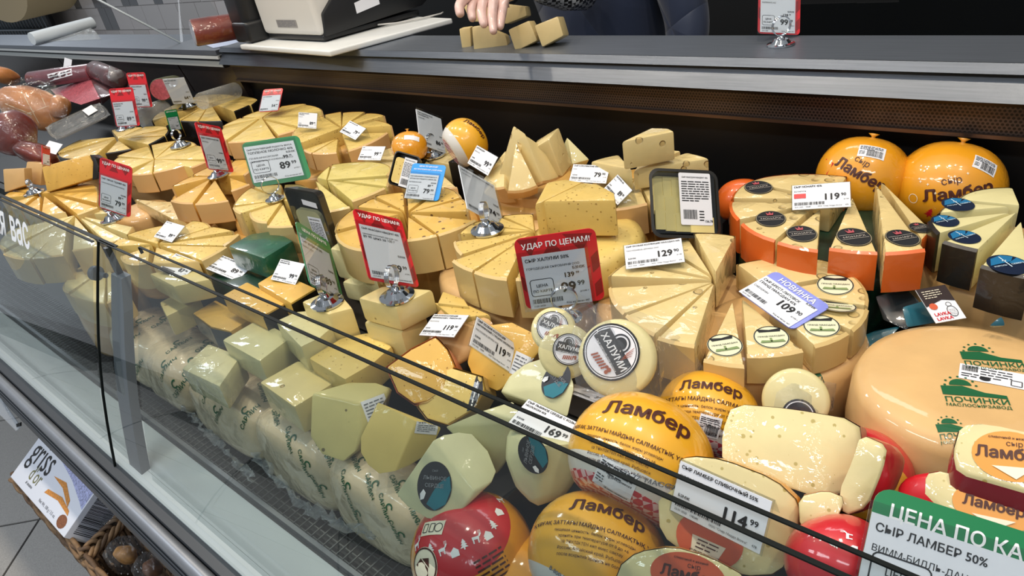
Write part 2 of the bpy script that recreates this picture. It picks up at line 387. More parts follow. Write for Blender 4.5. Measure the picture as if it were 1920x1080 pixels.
gl_left = pane(.275, XL, -1.114, .004)
pane(.284, XL, -1.054, .006, yb=.168)
MB().box((-1.0145, .298, ZT-.010), (-1.0125, .302, ZT)).build('polished_edge', m_gedge, case)
# bracket between the panes, with its clamp knob
m_br = pmat('bracket_grey', '6c7178', .5)
c = gcurve(.286, yb=.160)
brk = empty('pane_bracket', (-1.06, .2, ZB)); brk.parent = case; brk.location = Vector((-1.06, .2, ZB))-case.location
prof = [(y+.012, z) for y, z in c if z < ZT-.03]
v = []; f = []
for i, (y, z) in enumerate(prof):
    k = .022 if i < len(prof)-1 else .018
    v += [(-1.085, y-.008, z), (-1.085+2*k, y-.008, z), (-1.085+2*k, y+.006, z), (-1.085, y+.006, z)]
n = len(prof)
f = [(4*i+j, 4*i+(j+1) % 4, 4*i+4+(j+1) % 4, 4*i+4+j) for i in range(n-1) for j in range(4)]+[(0, 3, 2, 1), (4*n-4, 4*n-3, 4*n-2, 4*n-1)]
obj('arm', v, f, m_br, brk)
y, z = prof[-1]
MB().box((-1.078, y-.004, z), (-1.069, y+.004, ZT-.002)).build('clip', pmat('clip_dark', '2b3033', .4), brk)
kn = MB(); kc = PY(185, 513, .272)
kn.lathe([(.004, 0), (.0045, .018)], kc+Vector((.016, .004, -.002)), (-1, -.15, 0), 12)
prk = [(.0095 if j % 2 else .0088, 0) for j in range(2)]
kn.lathe([(.009, 0), (.0115, .002), (.0115, .010), (.0095, .012)], kc, (-1, -.3, 0.05), 20); kn.build('knob', pmat('knob_grey', '565b62', .45), brk, True, 40)
# ================================================================ BUILDERS
def poly_clean(pts):
    out = []
    for p in pts:
        if not out or (p-out[-1]).length > 1e-5: out.append(p)
    return out
def slab_pts(pts, n, thk, off, name, mat, parent=None, taper=0, rim=None, bev_seg=2, bulge=0):
    """closed outline pts on a plane with normal n, given depth thk away from n; edges rounded"""
    n = Vector(n).normalized(); pts = poly_clean([Vector(p) for p in pts])
    k = len(pts); c = sum(pts, Vector())/k
    area2 = sum(((pts[i]-c).cross(pts[(i+1) % k]-c)).dot(n) for i in range(k))
    if area2 < 0: pts = pts[::-1]
    lower = [(c+(p-c)*(1-taper))-n*thk for p in pts]
    v = pts+lower; f = [list(range(k)), list(range(k, 2*k))[::-1]]+[(i, k+i, k+(i+1) % k, (i+1) % k) for i in range(k)]
    v, f, _ = bevel(v, f, off, bev_seg)
    return obj(name, v, f, mat, parent, True, None, 45)
def arc(a, r1, r2, n=7, bulge=1.0):
    """points on the rim from r1 to r2 seen from the tip a"""
    u, w_ = r1-a, r2-a; th = u.angle(w_) if u.length > 1e-6 and w_.length > 1e-6 else 0
    out = []
    for i in range(n):
        t = i/(n-1)
        if th < 1e-3: out.append(r1.lerp(r2, t)); continue
        s1, s2 = math.sin((1-t)*th)/math.sin(th), math.sin(t*th)/math.sin(th)
        out.append(a+(u*s1+w_*s2)*1.0)
    if bulge != 1.0:
        out = [r1.lerp(r2, i/(n-1)).lerp(p, bulge) for i, p in enumerate(out)]
    return out
WEDGES = 0
def wedge(a, r1, r2, z, h, mat, label, group=None, rind=None, zs=None, bev=.0035, gap=.0009, seed=None, rh=1.0, cat='cheese', name='cheese_wedge', taper=0):
    """slice of a cut wheel: tip a, rim from r1 to r2 (pixels on level z)"""
    global WEDGES; WEDGES += 1
    zs = zs or (z, z, z)
    A, B, C = P(*a, zs[0]), P(*r1, zs[1]), P(*r2, zs[2])
    cen = (A+B+C)/3
    A, B, C = [p+(cen-p).normalized()*gap for p in (A, B, C)]
    th = (B-A).angle(C-A)
    rim = arc(A, B, C, max(4, int(th/.16)+2))
    n = (B-A).cross(C-A).normalized(); n = n if n.z > 0 else -n
    o = slab_pts([A]+rim, n, h, bev, name, mat, taper=taper)
    tag(o, label, cat, group)
    if rind:
        v = []; k = len(rim); f = []
        m0 = sum(rim, Vector())/k
        for i, p in enumerate(rim):
            d = (p-A).normalized(); e = .0012
            low = p-n*h*rh
            v += [p-d*.0022+n*e*.3, p+d*e-n*.002, low+d*e*.8+n*.002, low-d*.003-n*e*.2]
        f = [(4*i+j, 4*i+4+j, 4*i+5+j, 4*i+1+j) for i in range(k-1) for j in range(3)]
        # close the two ends so the rind has thickness
        f += [(0, 1, 2, 3), (4*k-4, 4*k-1, 4*k-2, 4*k-3), ]
        obj('rind', v, f, rind, o, True, None, 50)
    return o
def block(pts, z, h, mat, label, group=None, zs=None, off=.005, n=None, cat='cheese', name='cheese_block', taper=0, bs=2):
    """cheese block: its upper face traced as pixels on level z (or on the plane through a pixel with normal n)"""
    if n is not None:
        o0 = P(*pts[0], z); V = [PP(x, y, o0, Vector(n).normalized()) for x, y in pts]
    else:
        zz = zs or [z]*len(pts); V = [P(x, y, q) for (x, y), q in zip(pts, zz)]
        nn = Vector()
        for i in range(len(V)):
            nn += (V[i]-V[0]).cross(V[(i+1) % len(V)]-V[0])
        n = nn if nn.z > 0 else -nn
    o = slab_pts(V, n, h, off, name, mat, taper=taper, bev_seg=bs)
    return tag(o, label, cat, group)
def disc(cpx, z, R, h, mat, label, group=None, cat='cheese', name='round_cheese', rnd=.012, world=None, n=48, ax=(0, 0, 1)):
    C = Vector(world) if world is not None else P(*cpx, z)
    C.y = min(C.y, 1.04-R)          # clear of the rear wall of the case
    prof = [(0, -h), (R-rnd, -h), (R-rnd*.3, -h+rnd*.3), (R, -h+rnd), (R+.003, -h/2), (R, -rnd), (R-rnd*.3, -rnd*.3), (R-rnd, 0), (R*.6, .001), (0, .0015)]
    m = MB().lathe(prof, C, ax, n); o = m.build(name, mat, None, True, 60)
    return tag(o, label, cat, group)
# ---------------------------------------------------------------- lettering
TXT = {}
def text2d(s, bold=0.0, squeeze=1.0):
    k = (s, bold, squeeze)
    if k not in TXT:
        cu = bpy.data.curves.new('lettering', 'FONT'); cu.body = s; cu.resolution_u = 2
        o = bpy.data.objects.new('lettering', cu); me = o.to_mesh()
        v = np.array([x.co[:] for x in me.vertices]) if len(me.vertices) else np.zeros((0, 3)); f = [list(p.vertices) for p in me.polygons]
        o.to_mesh_clear(); bpy.data.objects.remove(o); bpy.data.curves.remove(cu)
        if len(v):
            v[:, 0] *= squeeze; b_ = abs(bold); n0 = len(v)
            sh = [(-b_, 0), (b_, 0), (0, b_*.8), (0, -b_*.8)] if bold > 0 else [(0, 0), (.006, .004)]   # heavier strokes: the glyph laid over itself
            f = [[i+n0*k for i in q] for k in range(len(sh)) for q in f]; v = np.concatenate([v+np.array([dx, dy, i+1]) for i, (dx, dy) in enumerate(sh)])   # each layer a hair above the last
        TXT[k] = (v, f, v[:, 0].max() if len(v) else 0)
    return TXT[k]
class Print:
    """flat print laid out on a card: u to the right, v up, in card units"""
    def __init__(s): s.v = []; s.f = []
    def poly(s, pts, tris=None):
        n = len(s.v); s.v += [tuple(q) for q in pts]; s.f += [[i+n for i in q] for q in (tris or [range(len(pts))])]; return s
    def rect(s, x0, y0, x1, y1): return s.poly([(x0, y0), (x1, y0), (x1, y1), (x0, y1)])
    def text(s, t, x, y, size, bold=0.0, align='l', width=None, rot=0, sq=1.0):
        if not t.strip(): return s
        v, f, wd = text2d(t, bold, sq); k = size
        if width and wd: k = width/wd
        dx = -wd*k/2 if align == 'c' else (-wd*k if align == 'r' else 0)
        c, sn = math.cos(rot), math.sin(rot)
        return s.poly([(x+(p[0]*k+dx)*c-p[1]*k*sn, y+(p[0]*k+dx)*sn+p[1]*k*c, p[2]) for p in v], f)
    def barcode(s, x, y, wd, h, seed=1, n=26):
        r = random.Random(seed); u = wd/(n*1.9); xx = x
        while xx < x+wd:
            b = u*r.choice((.5, .8, 1.1, 1.5)); s.rect(xx, y, min(xx+b, x+wd), y+h); xx += b+u*r.choice((.5, .8, 1.2))
        return s
    def ring(s, x, y, rx, ry, t, n=40, a0=0, a1=2*math.pi):
        full = abs(a1-a0) > 6.28; k = n if full else n+1
        pts = []
        for i in range(k):
            a = a0+(a1-a0)*i/n; pts += [(x+rx*math.cos(a), y+ry*math.sin(a)), (x+(rx-t)*math.cos(a), y+(ry-t)*math.sin(a))]
        m = 2*k; fs = [(2*i, (2*i+2) % m, (2*i+3) % m, 2*i+1) for i in range(n)]
        return s.poly(pts, fs)
    def oval(s, x, y, rx, ry, n=36): return s.poly([(x+rx*math.cos(2*math.pi*i/n), y+ry*math.sin(2*math.pi*i/n)) for i in range(n)])
    def frame(s, x0, y0, x1, y1, t, r):
        pts = []
        for cx, cy, a in ((x1-r, y1-r, 0), (x0+r, y1-r, 90), (x0+r, y0+r, 180), (x1-r, y0+r, 270)):
            for q in (0, 30, 60, 90):
                g = math.radians(a+q); pts += [(cx+r*math.cos(g), cy+r*math.sin(g)), (cx+(r-t)*math.cos(g), cy+(r-t)*math.sin(g))]
        m = len(pts); return s.poly(pts, [(i, (i+2) % m, (i+3) % m, i+1) for i in range(0, m, 2)])
    def lines(s, x, y, wd, n, dy, size, seed=1, words=True):
        r = random.Random(seed)
        for i in range(n):
            xx = x; 
            while xx < x+wd*(1 if i < n-1 else .6):
                L_ = r.uniform(1.5, 5)*size; s.rect(xx, y-i*dy, min(xx+L_, x+wd), y-i*dy+size*.62); xx += L_+size*.6
        return s
    def on_plane(s, name, O, U, V, N, mat, parent, eps=.0004):
        if not s.v: return None
        return obj(name, [O+U*q[0]+V*q[1]+N*(eps+(4e-5*q[2] if len(q) > 2 else 0)) for q in s.v], s.f, mat, parent)
    def onto(s, name, target, O, U, V, D, mat, parent, eps=.0005, grid=None):
        """press the print onto a curved thing by casting along D"""
        bvh = target if isinstance(target, BVHTree) else bvh_of(target); out = []; D = D.normalized()
        for t in s.v:
            q = O+U*t[0]+V*t[1]; h = bvh.ray_cast(q-D*.25, D)
            if h[0] is None:
                h = bvh.find_nearest(q)
            nn = h[1] if h[1].dot(D) < 0 else -h[1]
            out.append(h[0]+nn*(eps+(4e-5*t[2] if len(t) > 2 else 0)))
        return obj(name, out, s.f, mat, parent)
def bvh_of(o):
    me = o.data; w0 = world_loc(o) if o.parent is None else world_loc(o)
    return BVHTree.FromPolygons([v.co+w0 for v in me.vertices], [list(p.vertices) for p in me.polygons])
def gridpoly(pr, rx, ry, x=0, y=0, rings=4, n=28):
    """an oval divided into rings so that it can follow a curved surface"""
    base = len(pr.v); pr.v.append((x, y))
    for k in range(1, rings+1):
        for i in range(n):
            a = 2*math.pi*i/n; pr.v.append((x+rx*k/rings*math.cos(a), y+ry*k/rings*math.sin(a)))
    pr.f += [[base, base+1+i, base+1+(i+1) % n] for i in range(n)]
    for k in range(rings-1):
        o = base+1+k*n
        pr.f += [[o+i, o+n+i, o+n+(i+1) % n, o+(i+1) % n] for i in range(n)]
    return pr
def gridrect(pr, x0, y0, x1, y1, nx=6, ny=6):
    b = len(pr.v)
    for j in range(ny+1):
        for i in range(nx+1): pr.v.append((x0+(x1-x0)*i/nx, y0+(y1-y0)*j/ny))
    pr.f += [[b+j*(nx+1)+i, b+j*(nx+1)+i+1, b+(j+1)*(nx+1)+i+1, b+(j+1)*(nx+1)+i] for j in range(ny) for i in range(nx)]
    return pr
# ---------------------------------------------------------------- cards: find how a rectangular card of known proportions stands from its four corners
def pose(corners, aspect, hint, z=None, depth=None):
    """corners TL,TR,BR,BL in pixels; aspect = width/height; hint = rough facing direction.
    Returns centre, unit right, unit up, unit facing, width, height in the room; z = level of the lower edge"""
    w_, h_ = 1.0, 1.0/aspect
    loc = np.array([[-w_/2, h_/2], [w_/2, h_/2], [w_/2, -h_/2], [-w_/2, -h_/2]])
    img = np.array(corners, float); mid = img.mean(0)
    dpx = (np.linalg.norm(img[1]-img[0])+np.linalg.norm(img[2]-img[3]))/2
    n0 = Vector(hint).normalized()
    r = ray(*mid); c = np.array(r)*(FPX*w_/max(dpx, 1))*.9
    # right direction: image right projected on the card plane
    tr = Vector(RW @ np.array([(img[1]-img[0])[0], (img[1]-img[0])[1], 0])); u = (tr-n0*tr.dot(n0)).normalized(); v = n0.cross(u)
    R0 = np.array([u, v, n0]).T
    x = np.zeros(6); x[3:] = c
    def rot(k):
        a = np.linalg.norm(k)
        if a < 1e-9: return np.eye(3)
        k = k/a; K = np.array([[0, -k[2], k[1]], [k[2], 0, -k[0]], [-k[1], k[0], 0]]); return np.eye(3)+math.sin(a)*K+(1-math.cos(a))*K@K
    def res(x):
        Rm = rot(x[:3]) @ R0; pts = (Rm[:, :2] @ loc.T).T+x[3:]
        q = pts @ RW; pr_ = np.stack([960+FPX*q[:, 0]/q[:, 2], 540+FPX*q[:, 1]/q[:, 2]], 1)
        return np.concatenate([(pr_-img).ravel()/dpx*100, x[:3]*2.0])
    lam = 1.0; e = res(x)
    for it in range(60):
        J = np.stack([(res(x+np.eye(6)[k]*1e-5)-e)/1e-5 for k in range(6)], 1)
        dx = np.linalg.solve(J.T@J+lam*np.eye(6)*.05, -J.T@e); e2 = res(x+dx)
        if e2@e2 < e@e: x = x+dx; e = e2; lam *= .5
        else: lam *= 3
        if np.linalg.norm(dx) < 1e-7: break
    Rm = rot(x[:3]) @ R0; C = Vector(x[3:]); U, V, Nn = [Vector(Rm[:, i]) for i in range(3)]
    low = C-V*(h_/2)
    s = (z/low.z) if z is not None else depth/(float(np.array(C) @ RW[:, 2]))
    return CAMP+C*s, U, V, Nn, w_*s, h_*s
# ================================================================ CHEESE
c_pale   = cheese('paste_pale', 'd9c78a', holes=.18, hscale=110, hcol='c9b474')
c_yellow = cheese('paste_yellow', 'd6b764', holes=.26, hscale=190, hcol='b08a3c')
c_gold   = cheese('paste_gold', 'dbad4e', holes=.2, hscale=170, hcol='c08c38')
c_butter = cheese('paste_butter', 'dfc26e', holes=.22, hscale=170, hcol='c8a450')
c_herb   = cheese('paste_herb', 'd2bf6c', flecks=.22, fscale=150, fcol='a09a55')
c_carrot = cheese('paste_caraway', 'd6ae54', flecks=.30, fscale=95, fcol='6b4a22')
c_maas   = cheese('paste_maasdam', 'ddc688', holes=.34, hscale=42, hcol='c2a566', film=1.2, coat=1)
c_mon    = cheese('paste_holey', 'ddc486', holes=.40, hscale=52, hcol='c7ab6c', film=1.3, coat=1)
c_white  = cheese('paste_white', 'd9cf98', holes=.12, hscale=90, hcol='cfc08a', film=.35)
c_cube   = cheese('paste_cube', 'd9c684', holes=.22, hscale=36, hcol='bda160', film=.45)
c_goat   = cheese('paste_goat', 'd3d0a2', film=.25, coat=.4)
c_tan    = cheese('rind_tan', 'cfa66c', film=.5)
c_under  = cheese('rind_amber', 'cb9c50', film=.3, coat=.4)
c_buff   = cheese('rind_buff', 'd6ae74', film=.45, cscale=12)
c_lamber = cheese('paste_speckled', 'dccf98', flecks=.26, fscale=120, fcol='b0a05a', film=1.4, cscale=40, coat=1.0)
m_blackr = pmat('black_wax', '16120f', .4, coat=.5, cbump=.5)
m_orange = pmat('orange_wax', 'd9621f', .35, coat=.6, cbump=.4)
m_greenw = pmat('green_wax', '14543a', .35, coat=.7, cbump=.6, noise=.25, nscale=30)
m_darkgreen = pmat('dark_green_wax', '0b3326', .4, coat=.5, cbump=.4)
m_tanr = pmat('tan_rind', 'd2aa70', .45, coat=.4, cbump=.4)
m_buffr = pmat('pale_rind', 'd3b677', .45, coat=.45, cbump=.4)
m_pinkr = pmat('pink_rind', 'd98a62', .45, coat=.4, cbump=.4)

def fan(center, z, h, mat, desc, where, items, rind=None, group=None, under=None, **kw):
    """a wheel cut into slices; items: (place word, rim pixel 1, rim pixel 2[, own tip, dz])"""
    for it in items:
        a = it[3] if len(it) > 3 and it[3] else center; dz = it[4] if len(it) > 4 else 0
        wedge(a, it[1], it[2], z+dz, h, mat, f'{desc}, {it[0]} slice {where}', group or f'slices of the wheel {where}', rind, **kw)
    if under:
        cpx, R, um, ul = under[:4]; uz = z-h-.0005
        disc(cpx, uz, R, (EYE+uz)-(STEP+.0003) if len(under) < 5 else under[4], um, ul)

# --- back row, far left: two wheels with black rind
fan((394, 192), -.42, .045, c_yellow, 'yellow cheese with black rind', 'by the rear wall', [
    ('front', (372, 228), (416, 227)), ('front left', (338, 227), (370, 228)), ('left', (311, 236), (335, 227)),
    ('right', (439, 209), (468, 197)), ('back right', (472, 197), (484, 188)), ('back', (483, 186), (447, 179)), ('far left', (284, 226), (300, 210)), ('rear left', (305, 207), (350, 187)), ('rear', (352, 186), (440, 179))], m_blackr,
    under=((384, 208), .115, m_blackr, 'black-waxed whole cheese under the rear cut wheel'))
fan((221, 259), -.43, .045, c_yellow, 'golden cheese with black rind', 'beside the foil tray', [
    ('front left', (176, 294), (108, 291), (217, 258)), ('left', (106, 287), (150, 262), (216, 256)), ('front', (197, 288), (246, 279), (222, 262)), ('right', (279, 271), (309, 255), (226, 259)),
    ('back right', (311, 253), (317, 242)), ('back', (316, 240), (272, 237)), ('back left', (268, 238), (208, 244))], m_blackr,
    under=((212, 268), .10, m_blackr, 'black-waxed whole cheese under the golden cut wheel'))
# --- pale wheel behind the red sign
fan((289, 298), -.43, .045, c_butter, 'pale glossy cheese with tan rind', 'behind the tilted red sign', [
    ('front right', (287, 324), (348, 309)), ('front left', (285, 325), (244, 327)), ('left', (243, 317), (221, 295)), ('rear left', (219, 292), (278, 273)),
    ('back', (283, 272), (330, 263)), ('right', (359, 314), (388, 302)), ('rear right', (389, 298), (372, 272)), ('rear middle', (368, 271), (334, 263))], m_tanr,
    under=((300, 312), .085, c_tan, 'tan whole cheese under the pale glossy wheel'))
# --- wheel at the foot of the small red sign
fan((404, 330), -.43, .043, c_gold, 'golden semi-hard cheese', 'at the foot of the leaning red sign', [
    ('back left', (321, 350), (356, 331)), ('front left', (361, 381), (319, 376), (397, 333)), ('front', (365, 383), (428, 376), (403, 336)), ('right', (433, 358), (468, 345), (430, 332)),
    ('rear right', (458, 328), (440, 300)), ('rear', (436, 299), (360, 328))], m_tanr,
    under=((392, 352), .082, c_under, 'amber whole cheese under the golden semi-hard wheel'))
block([(300, 377), (330, 377), (368, 402), (345, 412), (322, 410), (250, 372)], -.47, .03, c_maas, 'crumpled film-wrapped pale cheese slab behind the first red sign')
# --- wheel behind the green sign
fan((491, 220), -.40, .040, c_butter, 'pale cheese with printed film', 'behind the big green sign', [
    ('front', (427, 267), (516, 257)), ('left', (424, 262), (417, 240), (486, 221)), ('back left', (417, 236), (450, 221)), ('right', (521, 253), (562, 241), (496, 225)),
    ('rear right', (566, 238), (604, 216)), ('back right', (604, 207), (575, 196)), ('back', (573, 194), (528, 199)), ('rear left', (524, 199), (454, 219))], m_tanr,
    under=((505, 238), .10, c_under, 'amber whole cheese under the wheel with printed film'))
fan((640, 238), -.40, .038, c_yellow, 'yellow cheese with small eyes', 'in front of the black rear wall', [
    ('back left', (608, 215), (640, 209)), ('back', (642, 211), (684, 209)), ('back right', (687, 212), (721, 216)), ('right', (705, 225), (734, 234), (642, 241), .004),
    ('front right', (653, 283), (727, 248), (640, 250), -.006), ('front', (585, 287), (631, 286), (634, 259), -.012), ('front left', (569, 280), (583, 287), (632, 259), -.012), ('left', (563, 268), (604, 217), (639, 239))], m_tanr,
    under=((650, 256), .095, c_under, 'amber whole cheese under the yellow wheel by the rear wall'))
# --- herb wheel and plain wheel, centre left
fan((612, 337), -.40, .05, c_herb, 'pale green-flecked cheese', 'under the ninety-nine tag', [
    ('left', (593, 333), (619, 310)), ('back', (622, 308), (727, 328)), ('right', (660, 377), (722, 352)), ('front', (615, 397), (656, 388), (590, 336)), ('far right', (726, 349), (730, 333), (640, 338))], m_buffr,
    under=((648, 350), .075, c_buff, 'buff whole cheese under the green-flecked slices'))
fan((529, 374), -.42, .050, c_butter, 'lemon-yellow cheese', 'below the big green sign', [
    ('back left', (437, 385), (470, 351)), ('left', (450, 400), (436, 388)), ('front left', (467, 398), (500, 417), (528, 378)), ('front', (500, 425), (549, 424), (531, 381)), ('back', (474, 349), (528, 345)), ('rear right', (533, 346), (582, 355)), ('right', (585, 360), (582, 392))], m_buffr,
    under=((512, 388), .075, c_under, 'amber whole cheese under the lemon-yellow wheel'))
# --- caraway wheel
fan((765, 399), -.40, .055, c_carrot, 'yellow cheese flecked with caraway', 'around the blue tag', [
    ('right', (822, 441), (893, 412), (767, 400)), ('front', (763, 451), (819, 441), (764, 404)), ('rear right', (877, 396), (868, 372), (770, 397)), ('back right', (865, 369), (834, 350)),
    ('back', (828, 348), (762, 357), (764, 396)), ('back left', (757, 359), (702, 367), (759, 396)), ('left', (668, 387), (699, 371), (757, 397)), ('front left', (627, 432), (660, 392), (751, 400)), ('low left', (700, 470), (628, 438), (748, 404))], m_buffr,
    under=((775, 425), .105, c_under, 'amber whole cheese under the caraway wheel'))
# --- Russian-style wheel with the plain white sign on it, over a large pale wheel
fan((1003, 432), -.40, .055, c_yellow, 'glossy plain yellow cheese', 'carrying the white sign', [
    ('left', (864, 477), (850, 452)), ('front left', (847, 488), (885, 508), (998, 436)), ('front', (888, 510), (950, 524), (990, 440)), ('front right', (966, 524), (1040, 520), (1000, 440)),
    ('back left', (858, 438), (880, 420)), ('back', (884, 418), (936, 405)), ('rear', (940, 404), (1000, 400)), ('right', (1045, 515), (1080, 470))], m_buffr,
    under=((985, 480), .125, c_buff, 'large pale whole cheese under the plain yellow wheel'))
disc((1095, 440), -.415, .078, .06, c_butter, 'pale yellow whole cheese under the cut block')
disc((1095, 440), -.4765, .074, .083, c_under, 'amber whole cheese lowest under the cut block')
block([(1017, 377), (1154, 375), (1152, 361), (1120, 344), (1093, 341)], -.357, .050, c_yellow, 'large yellow half wheel with a straight cut face and tiny holes', off=.004)
block([(1002, 383), (1016, 378), (1092, 341), (1060, 335), (1025, 341)], -.357, .050, c_yellow, 'thin yellow slab leaning on the large half wheel', off=.004)
# --- Maasdam slices standing on their rims
MG = 'big-eyed slices standing on edge'
wedge((967, 264), (951, 361), (1009, 350), -.4, .035, c_maas, 'tall glossy big-eyed slice, the front one of the upright slices', MG, m_tanr, zs=(-.345, -.405, -.405))
wedge((962, 233), (930, 345), (993, 297), -.4, .03, c_maas, 'sharp-tipped big-eyed slice reaching highest behind the upright slices', MG, m_tanr, zs=(-.325, -.42, -.40))
wedge((948, 280), (898, 345), (945, 352), -.41, .035, c_maas, 'big-eyed slice lying left of the upright slices, under a tag', MG, m_tanr, zs=(-.385, -.42, -.41))
wedge((984, 251), (1018, 343), (1073, 312), -.4, .035, c_maas, 'glossy big-eyed slice with a dark gap beside the front slice', MG, m_tanr, zs=(-.335, -.405, -.405))
block([(1048, 238), (1007, 263), (1030, 300), (1073, 308)], -.345, .035, c_maas, 'broad big-eyed slice propped up before the black wall', MG, zs=[-.34, -.36, -.40, -.40], off=.003)
block([(1063, 256), (1073, 308), (1106, 299)], -.36, .03, c_white, 'small pale slice leaning behind the broad big-eyed one', MG, zs=[-.365, -.40, -.40], off=.003)
disc((985, 350), -.455, .10, .10, c_under, 'amber whole cheese under the upright big-eyed slices')
wedge((960, 320), (905, 365), (1010, 372), -.44, .02, c_tan, 'tan cheese slice lying under the upright slices', None)
# printed-film wheel behind the blue tag
fan((800, 300), -.42, .045, c_maas, 'ivory cheese in printed film', 'around the small white sign', [
    ('left', (690, 330), (672, 305)), ('back left', (680, 298), (735, 275)), ('back', (738, 274), (800, 268)), ('front left', (750, 345), (694, 332)), ('back right', (806, 268), (880, 272)), ('right', (885, 275), (892, 318)), ('front', (858, 352), (760, 347))], m_tanr,
    under=((790, 316), .095, c_under, 'amber whole cheese under the ivory wheel in printed film'))
# --- back right pile
block([(1165, 266), (1190, 254), (1221, 239), (1252, 240), (1264, 246)], -.32, .040, c_maas, 'thick pale wedge on top of the rear pile', off=.003, cat='cheese', name='cheese_wedge')
wedge((1186, 318), (1331, 297), (1288, 285), -.365, .030, c_maas, 'long pale wedge pointing left on the rear pile')
wedge((1186, 318), (1106, 303), (1160, 289), -.365, .030, c_maas, 'pale wedge pointing right on the rear pile')
wedge((1186, 322), (1278, 282), (1220, 280), -.366, .030, c_maas, 'pale wedge at the back of the rear pile')
fan((1192, 332), -.40, .045, c_maas, 'ivory round-rinded cheese', 'beside the sliced cheese tray', [
    ('front', (1153, 393), (1214, 382)), ('front right', (1218, 381), (1262, 355)), ('left', (1125, 365), (1128, 330)), ('right', (1270, 350), (1285, 322)), ('back', (1280, 318), (1200, 305)), ('front left', (1128, 372), (1150, 390))], m_tanr,
    under=((1195, 350), .085, c_under, 'amber whole cheese under the ivory round-rinded wheel'))
block([(1176, 432), (1226, 428), (1228, 452), (1178, 458)], -.47, .05, c_under, 'amber cheese block below the ivory wheel')
# --- Maasdam fan with the 129 tag
fan((1341, 527), -.42, .05, c_maas, 'yellow big-eyed cheese', 'under the 129 tag', [
    ('upper left', (1140, 517), (1172, 492), (1338, 524)), ('left', (1168, 588), (1141, 538)), ('front left', (1226, 628), (1172, 591)), ('front', (1302, 650), (1232, 634)), ('top', (1178, 488), (1240, 462), (1337, 521)),
    ('back', (1244, 460), (1290, 445), (1336, 517)), ('rear right', (1300, 436), (1380, 441), (1342, 512), .008)], m_buffr,
    under=((1262, 556), .095, c_buff, 'buff whole cheese under the fan with the 129 tag'))
# --- holey fan with orange rind on a dark green wheel
CM = (1548, 385)
MON = [('front left', (1457, 455), (1534, 471), (1540, 388)), ('front', (1554, 467), (1646, 475), (1598, 366)), ('front right', (1660, 476), (1736, 469), (1641, 341)), ('rear right', (1730, 452), (1748, 432), (1652, 338)),
       ('left', (1389, 419), (1452, 452), (1528, 386)), ('far left', (1369, 377), (1383, 412), (1525, 380)), ('back left', (1396, 343), (1371, 371), (1530, 372)), ('back', (1590, 330), (1402, 341), (1560, 372))]
mon_objs = []
for w_, a_, b_, t_ in MON:
    mon_objs.append(wedge(t_, a_, b_, -.40+(.014 if w_ == 'front right' else 0), .048, c_mon, f'holey cheese with orange rind and black oval sticker, {w_} slice', 'orange-rinded slices with black oval stickers', m_orange))
disc((1552, 440), -.4495, .105, .1103, m_darkgreen, 'dark green waxed whole cheese under the orange-rinded slices')
# --- black-rinded slices with blue stickers on a tan wheel
KOR = [('front left', (1767, 453), (1832, 470), (1912, 393)), ('left', (1740, 413), (1758, 438), (1900, 396)), ('back left', (1786, 376), (1758, 399), (1898, 386)), ('front right', (1838, 499), (1935, 522), (1916, 410)), ('rear right', (1945, 515), (1990, 470), (1925, 405)), ('back', (1900, 350), (1795, 373), (1915, 385))]
kor_objs = [wedge(t_, a_, b_, -.385, .048, c_white, f'ivory cheese with black rind and blue oval sticker, {w_} slice', 'black-rinded slices with blue oval stickers', m_blackr) for w_, a_, b_, t_ in KOR]
disc((1880, 478), -.4345, .083, .125, c_buff, 'tan whole cheese under the black-rinded slices')
# --- fan of small-eyed cheese with oval windmill stickers
GM = [('front left', (1318, 676), (1396, 688), (1374, 560)), ('front', (1400, 668), (1507, 657), (1390, 556)), ('front right', (1528, 650), (1592, 624), (1440, 566)), ('right', (1600, 620), (1629, 579), (1450, 556)), ('rear right', (1627, 573), (1602, 516), (1450, 545)), ('back', (1598, 511), (1380, 494), (1440, 540))]
gm_objs = [wedge(t_, a_, b_, -.43, .035, c_mon, f'yellow cheese with oval windmill sticker, {w_} slice', 'slices with oval windmill stickers', m_buffr) for w_, a_, b_, t_ in GM]
disc((1462, 620), -.4655, .088, .094, c_buff, 'film-wrapped buff whole cheese under the windmill-stickered slices')
# --- the great wheel at the right
big = disc(None, 0, .0915, .105, c_buff, 'great smooth buff cheese wheel with green printed emblems', world=(-.0606, .5826, Zw(-.43)), rnd=.014, n=72)
MB().box((-.15, .49, STEP-.0), (.03, .675, Zw(-.5355))).build('riser', m_black, case)

# --- left pane region: wheels seen through and over the left glass
fan((72, 363), -.44, .05, c_gold, 'golden cheese', 'around the edge-on sign stand', [
    ('front', (76, 404), (123, 398), (82, 366)), ('front left', (40, 393), (74, 404), (76, 366)), ('left', (20, 380), (36, 390)), ('right', (145, 402), (183, 388), (96, 364)), ('back right', (183, 380), (184, 358), (100, 362)),
    ('back left', (0, 372), (20, 358)), ('back', (25, 356), (60, 345)), ('rear', (110, 345), (180, 352))], m_buffr,
    under=((90, 380), .075, c_under, 'amber whole cheese under the golden wheel by the glass'))
def stood(pts, foot, z, n, thk, mat, label, off=.003):
    o0 = P(*foot, z); nn = Vector(n).normalized(); o = slab_pts([PP(x, y, o0, nn) for x, y in pts], nn, thk, off, 'cheese_block', mat); return tag(o, label, 'cheese'), o0, nn
gh, o0, nn = stood([(78, 313), (120, 301), (165, 291), (174, 303), (174, 334), (88, 361)], (88, 361), -.438, (.55, -.76, .34), .030, c_gold, 'golden half wheel with black rind standing on its cut edge')
slab_pts([PP(x, y, o0+nn*.0006, nn) for x, y in ((168, 290), (179, 297), (185, 312), (182, 335), (173, 337), (175, 305))], nn, .031, .001, 'rind', m_blackr, gh)
